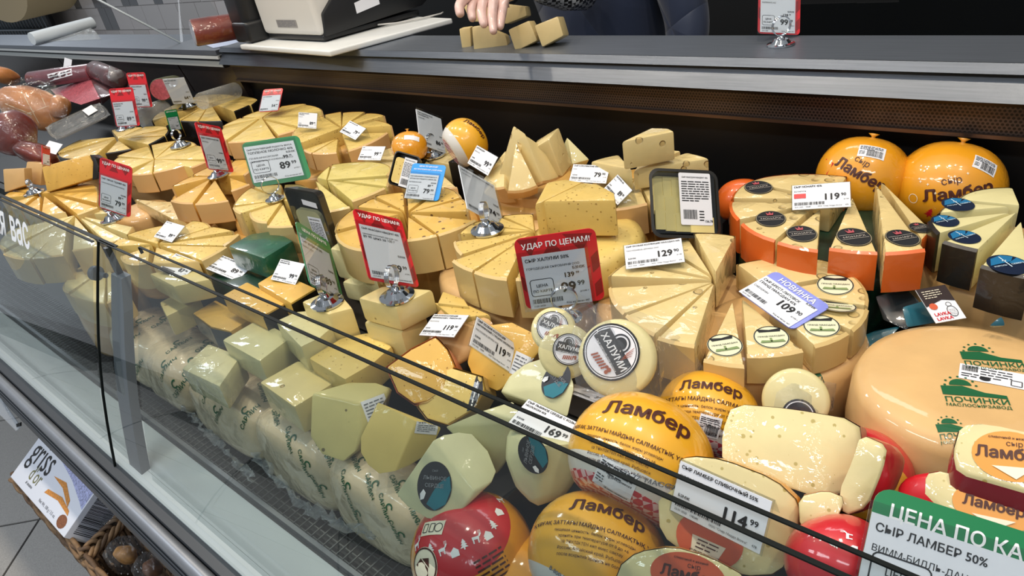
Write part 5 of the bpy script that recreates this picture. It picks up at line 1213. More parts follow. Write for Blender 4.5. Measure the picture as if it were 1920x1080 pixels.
def lion(o, cx, cy, rx, ry, rot, teal=False):
    b = Print(); gridpoly(b, rx, ry, 0, 0, 4, 32)
    a = Print().poly([(-rx*.4, -ry*.75), (rx*.1, -ry*.98), (rx*.7, -ry*.7), (rx*.97, -ry*.1), (rx*.85, ry*.45), (rx*.2, ry*.1), (-rx*.1, -ry*.3)])
    t = Print().text('ЛЬВИНОЕ', 0, ry*.25, ry*.25, .01, 'c', width=rx*1.35).text('СЕРДЦЕ', 0, -ry*.05, ry*.25, .01, 'c', width=rx*1.1).text('СЫР', 0, ry*.58, ry*.12, 0, 'c')
    l = Print().poly([(-rx*.75, -ry*.6), (-rx*.55, -ry*.55), (-rx*.45, -ry*.3), (-rx*.6, -ry*.15), (-rx*.78, -ry*.35)])
    stick(o, cx, cy, [(b, m_char, 'sticker'), (a, m_teal, 'sticker_wedge'), (t, pmat('grey_print', '8d8f94', .5), 'sticker_print'), (l, m_wht, 'sticker_lion')], rot, flat=True)
lion(lion1, 815, 911, 34, 45, -.05); lion(lion2, 1043, 714, 30, 36, -.9); lion(lion3, 1000, 852, 38, 36, 1.4)
# --- green emblems printed on the great wheel's film
m_pgreen = pmat('emblem_green', '135c34', .45, coat=.4)
def emblem(o, cx, cy, s, rot):
    p = Print().poly([(-s, -s*.15), (-s, s*.35), (-s*.3, s*.38), (s*.35, s*.05), (s, -s*.05), (s, s*.02-s*.25), (s*.3, -s*.18)])
    p.poly([(-s*.35+s*.36*math.cos(math.radians(a)), s*.42+s*.36*math.sin(math.radians(a))) for a in range(0, 181, 20)])
    for a in range(0, 181, 30): p.oval(s*-.35+s*.5*math.cos(math.radians(a)), s*.42+s*.5*math.sin(math.radians(a)), s*.05, s*.05, 6)
    p.text('ПОЧИНКИ', -s, -s*.55, s*.34, .012, width=s*2).text('МАСЛОСЫРЗАВОД', -s, -s*.78, s*.2, .012, width=s*2)
    stick(o, cx, cy, [(p, m_pgreen, 'emblem')], rot)
for x, y, s, r_ in ((1880, 622, 44, -.3), (1858, 672, 48, -.3), (1826, 738, 52, -.3), (1800, 806, 38, -.2)): emblem(big, x, y, s, r_)
b = Print(); gridrect(b, -52, -24, 52, 24, 6, 3); k = Print().barcode(-48, 2, 26, 18, 2).lines(-18, 14, 50, 4, 8, 4, 3).frame(30, -20, 48, -3, 1.5, 2).oval(-10, -14, 9, 6).lines(-48, -8, 28, 2, 7, 4, 6)
stick(big, 1859, 706, [(b, m_label, 'label'), (k, m_ink, 'label_print')], -.55)
unders = [o for o in bpy.data.objects if o.get('label', '').startswith('film-wrapped buff whole')]
emblem(unders[0], 1505, 708, 34, .25)
# --- green lettering on the packs' film
for k, pk in enumerate(packs):
    b = bvh_of(pk); rg = random.Random(40+k); n = 0
    for gy in range(560, 1040, 44):
        for gx in range(240, 800, 50):
            x = gx+(25 if (gy//44) % 2 else 0)+rg.uniform(-4, 4); y = gy+rg.uniform(-4, 4); r = ray(x, y).normalized(); h = b.ray_cast(CAMP, r)
            if h[0] is None: continue
            if any((q is not pk) and (lambda t: t[0] is not None and t[3] < h[3])(bvh_of(q).ray_cast(CAMP, r)) for q in packs): continue
            cor = [b.ray_cast(CAMP, ray(x+dx, y+dy).normalized()) for dx, dy in ((12, 12), (-12, -12), (12, -12), (-12, 12))]
            if any(q[0] is None or q[1].dot(h[1]) < .3 or abs(q[3]-h[3]) > .08 for q in cor): continue
            p = Print().text('САРМИЧ', 0, 0, 12.5, .02, 'c').ring(4, 17, 8, 8, 3.2, 14, .6, 5.2)
            stick(pk, x, y, [(p, m_pgreen, 'lettering')], -1.12 if gx > 470 else .9, eps0=.0009)
# creased film skirt along the packs
def ribbon(pts, wdt, mat, name, parent, seed=1, amp=.006):
    rg = random.Random(seed); P3 = []
    for i in range(len(pts)-1):
        a, b = P(*pts[i]), P(*pts[i+1]); n = max(2, int((b-a).length/.008))
        P3 += [a.lerp(b, j/n) for j in range(n)]
    v = []; f = []; rows = 5
    for i, p in enumerate(P3):
        for j in range(rows):
            v.append(p+Vector((rg.uniform(-1, 1)*amp, -.4*wdt*j/rows+rg.uniform(-1, 1)*amp, -wdt*j/rows+rg.uniform(-1, 1)*amp*.5)))
    for i in range(len(P3)-1):
        for j in range(rows-1): f.append((i*rows+j, (i+1)*rows+j, (i+1)*rows+j+1, i*rows+j+1))
    return obj(name, v, f, mat, parent, True)
ribbon([(248, 668, -.655), (330, 745, -.655), (430, 845, -.655), (480, 900, -.655)], .012, m_filmw, 'film_edge', packs[2], 3)
ribbon([(478, 845, -.62), (560, 935, -.63), (640, 975, -.635), (770, 1008, -.64)], .014, m_filmw, 'film_edge', packs[0], 4)
# --- black trays
def tray(corners, z, aspect, hint, label, slices=True, depth=None, lab=None, thick=.016):
    C, U, V, N, w_, h_ = pose(corners, aspect, hint, z, depth); s = w_/100; H = 100/aspect; O = C-U*w_/2-V*h_/2; U, V = U*s, V*s
    outer = rrect(100, H, 14, 5); inner = rrect(84, H-16, 10, 5, 8, 8); k = len(outer); mb = MB()
    v = [O+U*x+V*y-N*thick for x, y in inner]+[O+U*x+V*y for x, y in outer]+[O+U*x+V*y+N*.0006 for x, y in rrect(92, H-8, 12, 5, 4, 4)]+[O+U*x+V*y-N*(thick-.003) for x, y in inner]
    f = [list(range(k))[::-1], list(range(3*k, 4*k))]
    for q in range(3): f += [(q*k+i, q*k+(i+1) % k, (q+1)*k+(i+1) % k, (q+1)*k+i) for i in range(k)]
    root = obj('foam_tray', v, f, pmat('black_foam', '1d1b17', .45, coat=.3), None, True, None, 35); tag(root, label, 'food tray')
    return root, O, U, V, N, s, H
tr, O, U, V, N, s, H = tray([(1215, 308), (1346, 328), (1353, 440), (1222, 452)], -.415, 1.05, (.62, -.72, .25), 'black foam tray of sliced cheese with white label, standing upright')
c_slice = cheese('paste_slice', 'e2cf86', film=.2, coat=.2)
def slc(x0, y0, x1, y1, k): return MB().prism([O+U*x+V*y-N*(.013-.0018*k) for x, y in ((x0, y0), (x1, y0), (x1, y1), (x0, y1))], N*.0022).build('cheese_slice', c_slice, tr)
for k, (a, b_, c, d) in enumerate(((9, 55, 45, 88), (24, 54, 50, 87), (36, 53, 88, 85), (8, 34, 40, 60), (24, 32, 56, 57), (40, 30, 88, 54), (8, 12, 34, 38), (22, 10, 50, 35), (36, 9, 66, 32), (56, 8, 90, 29))): slc(a, b_, c, d, k*.7)
lb = MB().prism([O+U*x+V*y+N*.001 for x, y in rrect(46, 72, 2, 2, 42, 18)], N*.0003).build('label', m_label, tr)
k = Print().text('СЫР МААСДАМ КВАДРАТ 45%', 46, 83, 4, .02, width=38).lines(45, 77, 40, 9, 3.3, 2.2, 5).barcode(46, 26, 20, 13, 4).lines(69, 36, 7, 4, 4, 2.6, 6).text('156.78', 76, 22, 4.5, .02); k.on_plane('label_print', O, U, V, N, m_ink, lb, .0016)
MB().prism([O+U*x+V*y+N*.0004 for x, y in ((6, 6), (94, 6), (94, H-6), (6, H-6))], N*.0001).build('cling_film', m_acr, tr)
tr, O, U, V, N, s, H = tray([(531, 354), (592, 358), (640, 492), (572, 470)], -.455, .62, (.85, -.45, .25), 'dark film-wrapped cheese tray leaning behind the turned green sign')
MB().prism([O+U*x+V*y-N*.006 for x, y in rrect(70, H-60, 14, 4, 14, 12)], N*.006).build('cheese_slice', c_white, tr)
lb = MB().prism([O+U*x+V*y+N*.001 for x, y in ((48, 8), (86, 8), (86, 100), (48, 100))], N*.0003).build('label', m_label, tr); k = Print().text('СЫР КОСИЧКА', 51, 93, 4.5, .02, width=30).lines(50, 86, 33, 14, 4, 2.6, 7).barcode(52, 14, 20, 12, 2); k.on_plane('label_print', O, U, V, N, m_ink, lb, .0016)
lb = MB().prism([O+U*x+V*y+N*.001 for x, y in ((48, 128), (88, 124), (88, 136), (48, 140))], N*.0003).build('label', m_label, tr)
MB().prism([O+U*x+V*y+N*.0004 for x, y in ((4, 4), (96, 4), (96, H-4), (4, H-4))], N*.0001).build('cling_film', m_acr, tr)
tr, O, U, V, N, s, H = tray([(741, 279), (790, 297), (772, 356), (727, 346)], -.405, .85, (.7, -.6, .35), 'small grey tray with white label behind the blue card')
MB().prism([O+U*x+V*y-N*.004 for x, y in rrect(60, H-30, 10, 4, 10, 10)], N*.004).build('cheese_slice', c_butter, tr)
lb = MB().prism([O+U*x+V*y+N*.001 for x, y in ((44, 4), (92, 4), (92, 104), (44, 104))], N*.0003).build('label', m_label, tr); k = Print().text('СЫР МААСДАМ', 48, 95, 5, .02, width=38).lines(47, 86, 40, 11, 4.5, 3, 9).barcode(50, 12, 26, 20, 2); k.on_plane('label_print', O, U, V, N, m_ink, lb, .0016)
# --- small dark packs by the great wheel
m_tealp = pmat('teal_foil', '1d5766', .3, coat=.7, cbump=.8, noise=.4, nscale=25); m_darkp = pmat('dark_foil', '1b2328', .3, coat=.7, cbump=.9, noise=.4, nscale=25)
for i, (pts, m, l) in enumerate((([(1640, 555, -.45), (1700, 540, -.44), (1735, 575, -.445), (1700, 620, -.46), (1655, 600, -.46), (1690, 590, -.53)], m_darkp, 'dark foil snack pack with a white picture behind the great wheel'),
    ([(1690, 575, -.435), (1745, 560, -.435), (1760, 605, -.45), (1700, 615, -.45), (1720, 600, -.53)], m_tealp, 'teal foil snack pack beside the card with red letters'),
    ([(1590, 640, -.48), (1640, 620, -.47), (1690, 610, -.46), (1650, 660, -.48), (1600, 680, -.50), (1640, 650, -.55)], m_tealp, 'teal foil snack pack low between the fans and the great wheel'),
    ([(1570, 690, -.49), (1600, 660, -.48), (1625, 680, -.49), (1590, 740, -.52), (1565, 730, -.55)], m_darkp, 'dark foil pack in the gap left of the great wheel'),
    ([(1850, 612, -.415), (1880, 588, -.405), (1888, 612, -.415), (1862, 616, -.425)], m_tealp, 'blue foil corner of a pack behind the great wheel'))):
    hull(pts, m, l, .003, 'dark foil packs', 'snack_pack', 'pack')
m_drk = pmat('card_brown', '2c1f1e', .4)
C, U, V, N, w_, h_ = pose([(1720, 546), (1768, 532), (1815, 598), (1752, 604)], .72, (.4, -.55, .7), -.43); s = w_/100; H = 100/.72; O = C-U*w_/2-V*h_/2; U, V = U*s, V*s
cdd = MB().prism([O+U*x+V*y-N*.0008 for x, y in ((0, 0), (100, 0), (100, H), (0, H))], N*.0008).build('product_card', m_label); tag(cdd, 'brown and white card with red letters stuck between dark packs', 'card')
Print().poly([(0, H), (100, H), (100, H*.52), (60, H*.6), (0, H*.46)]).on_plane('dark_field', O, U, V, N, m_drk, cdd); Print().text('LAVKA', 10, 24, 17, .03).text('LAVKA', 10, 6, 17, .03).on_plane('lettering', O, U, V, N, m_red, cdd)
Print().ring(72, 34, 16, 22, 2).ring(72, 62, 9, 9, 1.5).lines(62, 40, 20, 5, 6, 1.5, 3).on_plane('drawing', O, U, V, N, m_ink, cdd); Print().oval(22, 62, 13, 13).on_plane('seal', O, U, V, N, m_rlab, cdd, .0006); Print().lines(12, H-16, 60, 4, 9, 4, 8).on_plane('print', O, U, V, N, m_cream, cdd, .0006)
# printed end labels of the front pieces
for o, x, y, w_, h_, r_ in ((p_pink, 705, 765, 46, 40, .35), (p_fold, 800, 802, 44, 24, -.25), (w119b, 978, 686, 40, 44, -.3)):
    b = Print(); gridrect(b, -w_/2, -h_/2, w_/2, h_/2, 4, 4); k = Print().lines(-w_*.42, h_*.3, w_*.8, 5, h_*.15, h_*.09, 4); stick(o, x, y, [(b, m_label, 'label'), (k, m_grey_ink, 'label_print')], r_)
b = Print(); gridrect(b, -34, -10, 34, 10, 6, 2); stick(p_yel, 893, 740, [(b, m_char, 'label'), (Print().lines(-28, 2, 55, 2, 8, 4, 4), m_wht, 'label_print')], 1.3)
# ================================================================ SAUSAGE AND HAM AT THE FAR END
m_ham = pmat('smoked_ham', 'b87842', .45, coat=.8, noise=.3, nscale=18, bump=.3, bscale=30, cbump=1.0)
m_hamred = pmat('red_ham', '6e2a1e', .45, coat=.8, noise=.35, nscale=18, bump=.3, bscale=30, cbump=1.0)
m_salami = pmat('salami_cut', 'a8505a', .5, coat=.6, noise=.28, nscale=160, cbump=.7)
m_casing = pmat('salami_casing', '4d2a2c', .45, coat=.8, noise=.3, nscale=30, cbump=1.0)
m_mauve = pmat('mauve_casing', '6b3a42', .4, coat=.9, noise=.2, nscale=30, cbump=1.0)
def blob(px, py, d, rx, ry, rz, mat, label, cat, name, rot=0, seed=1, lump=.10, group=None):
    """lumpy rounded piece: rx, ry in pixels across the view, rz metres deep"""
    C = PD(px, py, d); s = d/FPX; c, sn = math.cos(rot), math.sin(rot); A = (CAMR*c+CAMD*sn)*rx*s; B = (CAMD*c-CAMR*sn)*ry*s; D = CAMF*rz
    rg = random.Random(seed); ph = [rg.uniform(0, 6.28) for _ in range(6)]; v = []; rows, cols = 14, 24
    for i in range(rows+1):
        t = math.pi*i/rows
        for j in range(cols):
            g = 2*math.pi*j/cols; x, y, z = math.cos(t), math.sin(t)*math.cos(g), math.sin(t)*math.sin(g)
            k = 1+lump*(math.sin(3*x+ph[0])*math.sin(2.5*y+ph[1])+.5*math.sin(6*y+ph[2])*math.sin(5*z+ph[3]))
            v.append(C+(A*x*1.0*(abs(x)**-.12 if abs(x) > .01 else 1)+B*y+D*z)*k)
    f = [(i*cols+j, i*cols+(j+1) % cols, (i+1)*cols+(j+1) % cols, (i+1)*cols+j) for i in range(rows) for j in range(cols)]
    o = obj(name, v, f, mat, None, True); return tag(o, label, cat, group)
MEAT = 'smoked meat at the far end of the case'
m_bagc = glassmat('thin_bag', 'f6f7f8', .8, .10, None, bump=.8, bscale=30)
def net(o, px, py, lines, mat):
    for k, (x0, y0, x1, y1) in enumerate(lines):
        b = bvh_of(o); pts = []
        for i in range(14):
            x, y = x0+(x1-x0)*i/13, y0+(y1-y0)*i/13; h = b.ray_cast(CAMP, ray(x, y).normalized())
            if h[0] is not None: pts.append(h[0]+h[1]*.001)
        if len(pts) > 3: MB().tube(pts, .0014, 5).build('twine', mat, o, True)
m_twine = pmat('twine', 'c9b79a', .8)
h = blob(62, 203, 2.0, 62, 38, .06, m_ham, 'golden smoked ham tied with twine in a clear bag', 'ham', 'smoked_ham', .25, 2, group=MEAT)
net(h, 0, 0, ((10, 195, 60, 215), (40, 170, 75, 235), (75, 175, 100, 230), (20, 225, 100, 195)), m_twine)
bag(h, 60, 200, 1.93, [(-20, 200, 0), (0, 160, 0), (50, 142, .03), (95, 150, .03), (130, 190, 0), (125, 225, 0), (60, 245, 0), (0, 240, 0)], seed=11, thick=.02, mat=m_bagc)
h = blob(112, 200, 1.98, 17, 22, .03, m_ham, 'small end of smoked ham beside the tied one', 'ham', 'smoked_ham', .2, 5, group=MEAT)
h = blob(22, 250, 1.75, 42, 42, .05, m_hamred, 'dark red ham in a knotted bag by the glass', 'ham', 'smoked_ham', .6, 3, group=MEAT)
bag(h, 25, 245, 1.69, [(-30, 250, 0), (-10, 205, 0), (30, 200, .02), (62, 240, .02), (75, 275, .0), (40, 292, 0), (-10, 295, 0)], seed=12, thick=.02, mat=m_bagc)
blob(8, 142, 2.3, 24, 16, .05, m_ham, 'brown smoked piece at the top left corner of the case', 'ham', 'smoked_ham', .3, 7, group=MEAT)
blob(70, 290, 1.72, 40, 22, .04, m_hamred, 'dark cured piece behind the tan bricks', 'ham', 'smoked_ham', .3, 9, group=MEAT)
def log(p0, p1, d0, d1, r, mat, capmat, label, name='salami', cat='sausage', squash=1):
    A, B = PD(*p0, d0), PD(*p1, d1); ax = (B-A); L_ = ax.length
    o = MB().lathe([(r*.96, 0), (r, .004), (r, L_*.5), (r*.97, L_-.01), (r*.6, L_)], A, ax, 24).build(name, mat, None, True, 50); tag(o, label, cat, MEAT)
    if capmat: MB().lathe([(r*.93, -.0012), (r*.93, 0), (0, .0005)], A, ax, 24).build('cut_face', capmat, o)
    return o
lg = log((172, 135), (55, 150), 2.22, 2.28, .026, m_mauve, m_salami, 'mauve film-wrapped salami log with a white label')
b = Print(); gridrect(b, -28, -6, 28, 6, 4, 2); stick(lg, 112, 140, [(b, m_label, 'label'), (Print().barcode(-24, -3, 20, 6, 2).lines(2, 1, 22, 2, 4, 2, 3), m_ink, 'label_print')], .15)
log((180, 132), (225, 150), 2.22, 2.10, .030, m_casing, m_salami, 'dark salami end in a knotted bag')
blob(216, 142, 2.1, 14, 16, .02, m_filmw, 'knotted top of a clear bag', 'bag', 'knotted_bag', .3, 4, .3, MEAT)
hull([(93, 168, -.36), (165, 147, -.335), (186, 185, -.375), (150, 197, -.385), (108, 183, -.375), (205, 150, -.345), (215, 175, -.37), (190, 195, -.40), (150, 160, -.42)], m_salami, 'large cut salami with a pink triangular face in film', .006, MEAT, 'salami', 'sausage')
sal = [o for o in bpy.data.objects if o.get('label', '').startswith('large cut salami')][0]
hull([(168, 146, -.333), (207, 149, -.343), (217, 176, -.368), (192, 197, -.398), (187, 184, -.372)], m_casing, None, .004, parent=sal, name='casing')
log((302, 168), (330, 160), 1.95, 2.1, .030, pmat('olive_casing', '4a4a28', .5), m_salami, 'salami end with olive casing behind the white sign')
log((378, 190), (445, 168), 1.85, 2.0, .022, m_filmw, None, 'empty clear film sleeve lying before the black wall', 'film_sleeve', 'film')
log((262, 222), (318, 203), 1.95, 2.0, .030, m_filmw, None, 'clear film sleeve behind the red sign stand', 'film_sleeve', 'film')
tr, O, U, V, N, s, H = tray([(78, 237), (190, 192), (208, 214), (108, 268)], -.40, 3.0, (.1, -.4, .9), 'long black tray under shiny film at the end of the meat')
MB().prism([O+U*x+V*y+N*.0004 for x, y in ((2, 2), (98, 2), (98, H-2), (2, H-2))], N*.0001).build('cling_film', glassmat('silver_film', 'e8eaec', 1.0, .12, ('b8bcc0', .12), bump=1.0, bscale=40), tr)
MB().prism([O+U*x+V*y+N*.004 for x, y in ((68, 16), (86, 18), (84, 32), (66, 30))], N*.0008).build('label', m_label, tr)
C, U, V, N, w_, h_ = pose([(121, 108), (135, 112), (132, 136), (118, 131)], .7, (.7, -.6, .3), -.345); s = w_/100; O = C-U*w_/2-V*h_/2
tg2 = MB().prism([O+U*x*s+V*y*s for x, y in ((0, 0), (100, 0), (100, 143), (0, 143))], -N*.0008).build('price_tag', m_paper); tag(tg2, 'small blank white card standing on the mauve salami', 'price tag')
C, U, V, N, w_, h_ = pose([(92, 264), (118, 270), (104, 290), (80, 282)], 1.2, (.5, -.6, .6), -.385); s = w_/100; O = C-U*w_/2-V*h_/2
tg2 = MB().prism([O+U*x*s+V*y*s for x, y in ((0, 0), (100, 0), (100, 83), (0, 83))], -N*.0008).build('price_tag', m_paper); tag(tg2, 'small blank white card beside the folded red sign', 'price tag')

# ================================================================ ON THE LEDGE
ZL = -.2795
# film roll
A, B = P(60, 74, -.262), P(174, 44, -.262); ax = B-A
fr = MB().lathe([(.006, .0), (.024, 0), (.0245, .004), (.0245, ax.length-.004), (.024, ax.length), (.006, ax.length)], A+Vector((0, 0, .003)), ax, 28).build('film_roll', pmat('stretch_film', 'dde4e8', .18, coat=.8, noise=.06, nscale=30, stretch=(1, 30, 30)), None, True, 40); tag(fr, 'roll of clear stretch film lying on the ledge', 'film roll')
v = [P(90, 78, -.284), P(190, 74, -.284), P(180, 60, -.284), P(170, 52, -.266)]; obj('film_tail', v, [(0, 1, 2, 3)], m_filmw, fr)
hm = log((362, 62), (450, 48), 1.85, 1.9, .034, m_hamred, pmat('foil', 'b9b2b4', .25, .7, bump=.6, bscale=40), 'foil-ended ham joint lying on the ledge beside the scale', 'ham_joint', 'ham')
ps = obj('paper_sheet', [P(385, 84, -.284), P(432, 70, -.284), P(452, 80, -.284), P(400, 90, -.284)], [(0, 1, 2, 3)], pmat('paper_blue', 'aab6cf', .6)); tag(ps, 'pale blue paper sheet under the ham joint', 'paper')
# white cutting board and the scale on it
bd = slab_pts([P(449, 84, -.266), P(617, 96, -.266), P(848, 34, -.266), P(690, 26, -.266)], (0, 0, 1), .0125, .004, 'cutting_board', pmat('white_plastic', 'd8d9d6', .4, noise=.03), bev_seg=3); tag(bd, 'thick white plastic cutting board overhanging the ledge', 'cutting board')
A, B, Cc = P(497, 64, -.25), P(601, 68, -.25), P(800, 14, -.25); W = (Cc-B); Lu = B-A; up = Vector((0, 0, 1))
sc = empty('shop_scale', (A+B+W)/2-up*.015); tag(sc, 'white and black shop scale seen from behind', 'scale')
m_sw = pmat('scale_white', 'd2cfc8', .4); m_sb = pmat('scale_black', '131416', .4)
def sbox(name, p, a, b, c, m, off, par): 
    mb = MB().add([p, p+a, p+a+b, p+b, p+c, p+a+c, p+a+b+c, p+b+c], [(0, 3, 2, 1), (4, 5, 6, 7), (0, 1, 5, 4), (1, 2, 6, 5), (2, 3, 7, 6), (3, 0, 4, 7)]); v, f, _ = bevel(mb.v, mb.f, off, 3); return obj(name, v, f, m, par, True, None, 40)
hs = sbox('housing', A, Lu, W*.34, up*.30+Lu.normalized()*-.02, m_sw, .012, sc)
sbox('skirt', A+W*.02-up*.012+Lu*.02, Lu*.98, W*.9, up*.012, m_sb, .003, sc)
bp_ = [B+W*.03+up*0, B+W*.95+up*.012, B+W*1.25+up*.06, B+W*1.1+up*.085, B+W*.55+up*.10, B+W*.2+up*.085, B+W*.06+up*.05]
bp_ = [p-up*.004 for p in bp_]
slab_pts([p+Lu.normalized()*.006 for p in bp_], Lu.normalized(), Lu.length*.7, .004, 'side_cover', m_sb, sc)
slab_pts([B+W*.55+up*.09+Lu.normalized()*.003, B+W*1.35+up*.06, B+W*1.35+up*.09, B+W*.6+up*.14], Lu.normalized(), Lu.length*.8, .004, 'weighing_plate', m_sw, sc)
sbox('foot', P(444, 80, -.264), Lu*.3, W*.2, up*.05, m_sb, .008, sc); sbox('side_post', P(440, 72, -.255), Lu*.32, W*.25, up*.32, m_sb, .02, sc)
sbox('foot', B+W*.05-Lu*.15-up*.015, Lu*.12, W*.08, up*.010, m_sb, .002, sc)
nf = W.normalized()
q = A+Lu*.30+up*.018-nf*.0006; pl = MB().add([q, q+Lu*.36, q+Lu*.36+up*.018, q+up*.018], [(0, 1, 2, 3)]).build('rating_plate', pmat('plate_silver', 'a8a4a0', .4, .4), hs); Print().lines(.05, .85, .9, 6, .15, .07, 2).on_plane('plate_print', q-nf*.0004, Lu*.36, up*.018, -nf, m_grey_ink, hs, .0002)
q = B+W*.34+up*.028+Lu.normalized()*.0068; MB().add([q, q+W*.22+up*.008, q+W*.22+up*.034, q+up*.024], [(0, 1, 2, 3)]).build('sticker', m_label, sc)
MB().tube([B+W*.5+Lu*.02-up*.008, B+W*.62+Lu*.10-up*.012, B+W*.80+Lu*.22-up*.012, B+W*.95+Lu*.26-up*.012, B+W*1.0+Lu*.22-up*.012], .0022, 6).build('cable', pmat('cable_grey', 'b9b7b2', .5), sc, True)
# cheese being laid on the ledge
CUT = 'cheese chunks on the steel ledge'
def upright(pts, y, n, thk, label, m=c_butter, off=.004):
    o0 = PY(*pts[0], y); nn = Vector(n).normalized(); V = [PP(a, b, o0, nn) for a, b in pts]; o = slab_pts(V, nn, thk, off, 'cheese_block', m); return tag(o, label, 'cheese', CUT)
m_dull = cheese('paste_dull', 'c9b27c', film=.3, coat=.2)
upright([(860, 54), (882, 51), (884, 95), (866, 93)], 1.035, (.5, -.85, .1), .03, 'narrow cheese slice at the left end of the chunks on the ledge', m_dull)
upright([(884, 50), (905, 47), (948, 66), (955, 95), (925, 98), (888, 96)], 1.03, (.45, -.85, .2), .03, 'cheese chunk under the gloved fingers', m_dull)
upright([(952, 56), (992, 38), (1008, 76), (966, 97)], 1.03, (.35, -.9, .2), .035, 'middle cheese chunk leaning on its neighbour on the ledge', m_dull)
upright([(1001, 48), (1046, 30), (1057, 67), (1016, 89)], 1.035, (.35, -.9, .2), .04, 'last cheese chunk of the row on the ledge', m_dull)
upright([(868, 10), (900, 2), (985, 12), (988, 30), (950, 45), (880, 40)], 1.075, (.35, -.9, .2), .03, 'cheese chunk held in the gloved hand', m_dull)

# ================================================================ THE SHOP ASSISTANT behind the ledge
def skinned(name, nodes, edges, mat, parent=None, sub=2, root=0):
    o0 = world_loc(parent) if parent is not None else Vector(nodes[root][0])
    me = bpy.data.meshes.new(name); me.from_pydata([tuple(Vector(p)-o0) for p, r in nodes], edges, [])
    o = bpy.data.objects.new(name, me); COL.objects.link(o)
    if parent is not None: o.parent = parent
    else: o.location = o0
    o['_w'] = tuple(o0); me.materials.append(mat)
    sk = o.modifiers.new('skin', 'SKIN'); sk.use_smooth_shade = True
    for i, (p, r) in enumerate(nodes):
        q = me.skin_vertices[0].data[i]; q.radius = (r, r) if not isinstance(r, tuple) else r; q.use_root = (i == root)
    sb_ = o.modifiers.new('subdiv', 'SUBSURF'); sb_.levels = sub; sb_.render_levels = sub
    return o
def quilt():
    m = bpy.data.materials.new('quilted_navy'); m.use_nodes = True; N = m.node_tree.nodes; L = m.node_tree.links; b = N['Principled BSDF']
    b.inputs['Base Color'].default_value = srgb('262f45'); b.inputs['Roughness'].default_value = .45; b.inputs['Sheen Weight'].default_value = .2
    tc = N.new('ShaderNodeTexCoord'); mp = N.new('ShaderNodeMapping'); mp.inputs['Rotation'].default_value = (0, .6, 0); L.new(tc.outputs['Object'], mp.inputs[0])
    w1 = N.new('ShaderNodeTexWave'); w1.bands_direction = 'X'; w1.inputs['Scale'].default_value = 2.2; L.new(mp.outputs[0], w1.inputs[0])
    w2 = N.new('ShaderNodeTexWave'); w2.bands_direction = 'Z'; w2.inputs['Scale'].default_value = 1.4; L.new(mp.outputs[0], w2.inputs[0])
    mn = N.new('ShaderNodeMath'); mn.operation = 'MINIMUM'; L.new(w1.outputs['Fac'], mn.inputs[0]); L.new(w2.outputs['Fac'], mn.inputs[1])
    pw = N.new('ShaderNodeMath'); pw.operation = 'POWER'; L.new(mn.outputs[0], pw.inputs[0]); pw.inputs[1].default_value = .35
    bp = N.new('ShaderNodeBump'); bp.inputs['Strength'].default_value = .35; bp.inputs['Distance'].default_value = .02; L.new(pw.outputs[0], bp.inputs['Height']); L.new(bp.outputs[0], b.inputs['Normal'])
    return m
m_skin = pmat('skin', 'c98f78', .5); m_glove = pmat('vinyl_glove', 'd2b0a6', .4, coat=.6, noise=.12, nscale=50, bump=.5, bscale=90, cbump=1.0)
XB = PY(1130, 40, 1.42).x
per = empty('person', (XB, 1.45, 0)); tag(per, 'shop assistant in a navy quilted jacket and clear gloves handling cheese', 'person')
hx = XB-.02
hand = PD(925, 18, 1.36)
body = skinned('body', [((hx, 1.46, .95), (.17, .12)), ((hx, 1.46, 1.10), (.16, .11)), ((hx, 1.45, 1.28), (.17, .12)), ((hx, 1.44, 1.45), (.15, .11)), ((hx, 1.44, 1.54), (.06, .06)), ((hx, 1.41, 1.66), (.085, .10)), ((hx, 1.42, 1.76), (.07, .085)),
    ((hx-.17, 1.43, 1.44), .062), ((hx-.24, 1.38, 1.31), .052), ((hx-.16, 1.30, 1.345), .042), ((hx+.17, 1.43, 1.44), .062), ((hx+.24, 1.42, 1.22), .05), ((hx+.22, 1.38, 1.03), .04),
    ((hx-.10, 1.46, .86), .10), ((hx-.10, 1.45, .48), .07), ((hx-.10, 1.48, .06), .045), ((hx+.10, 1.46, .86), .10), ((hx+.10, 1.45, .48), .07), ((hx+.10, 1.48, .06), .045)],
    [(0, 1), (1, 2), (2, 3), (3, 4), (4, 5), (5, 6), (3, 7), (7, 8), (8, 9), (3, 10), (10, 11), (11, 12), (0, 13), (13, 14), (14, 15), (0, 16), (16, 17), (17, 18)], quilt(), per)
hd = MB().lathe([(.01, -.10), (.05, -.095), (.075, -.05), (.082, .0), (.078, .05), (.05, .09), (.01, .10)], (hx, 1.40, 1.68), (0, 0, 1), 24).build('head', m_skin, per, True)
MB().lathe([(.084, -.02), (.09, .03), (.08, .075), (.05, .105), (.005, .112)], (hx, 1.41, 1.68), (0, .1, 1), 24).build('hair', pmat('dark_hair', '1c1512', .7), per, True)
MB().add([(hx-.008, 1.318, 1.66), (hx+.008, 1.318, 1.66), (hx, 1.30, 1.665), (hx, 1.318, 1.70)], [(0, 1, 2), (1, 3, 2), (3, 0, 2)]).build('nose', m_skin, hd)
for s_ in (-1, 1): MB().lathe([(0, 0), (.011, .001), (.008, .004), (0, .005)], (hx+s_*.03, 1.322, 1.69), (0, -1, 0), 10).build('eye', m_ink, hd)
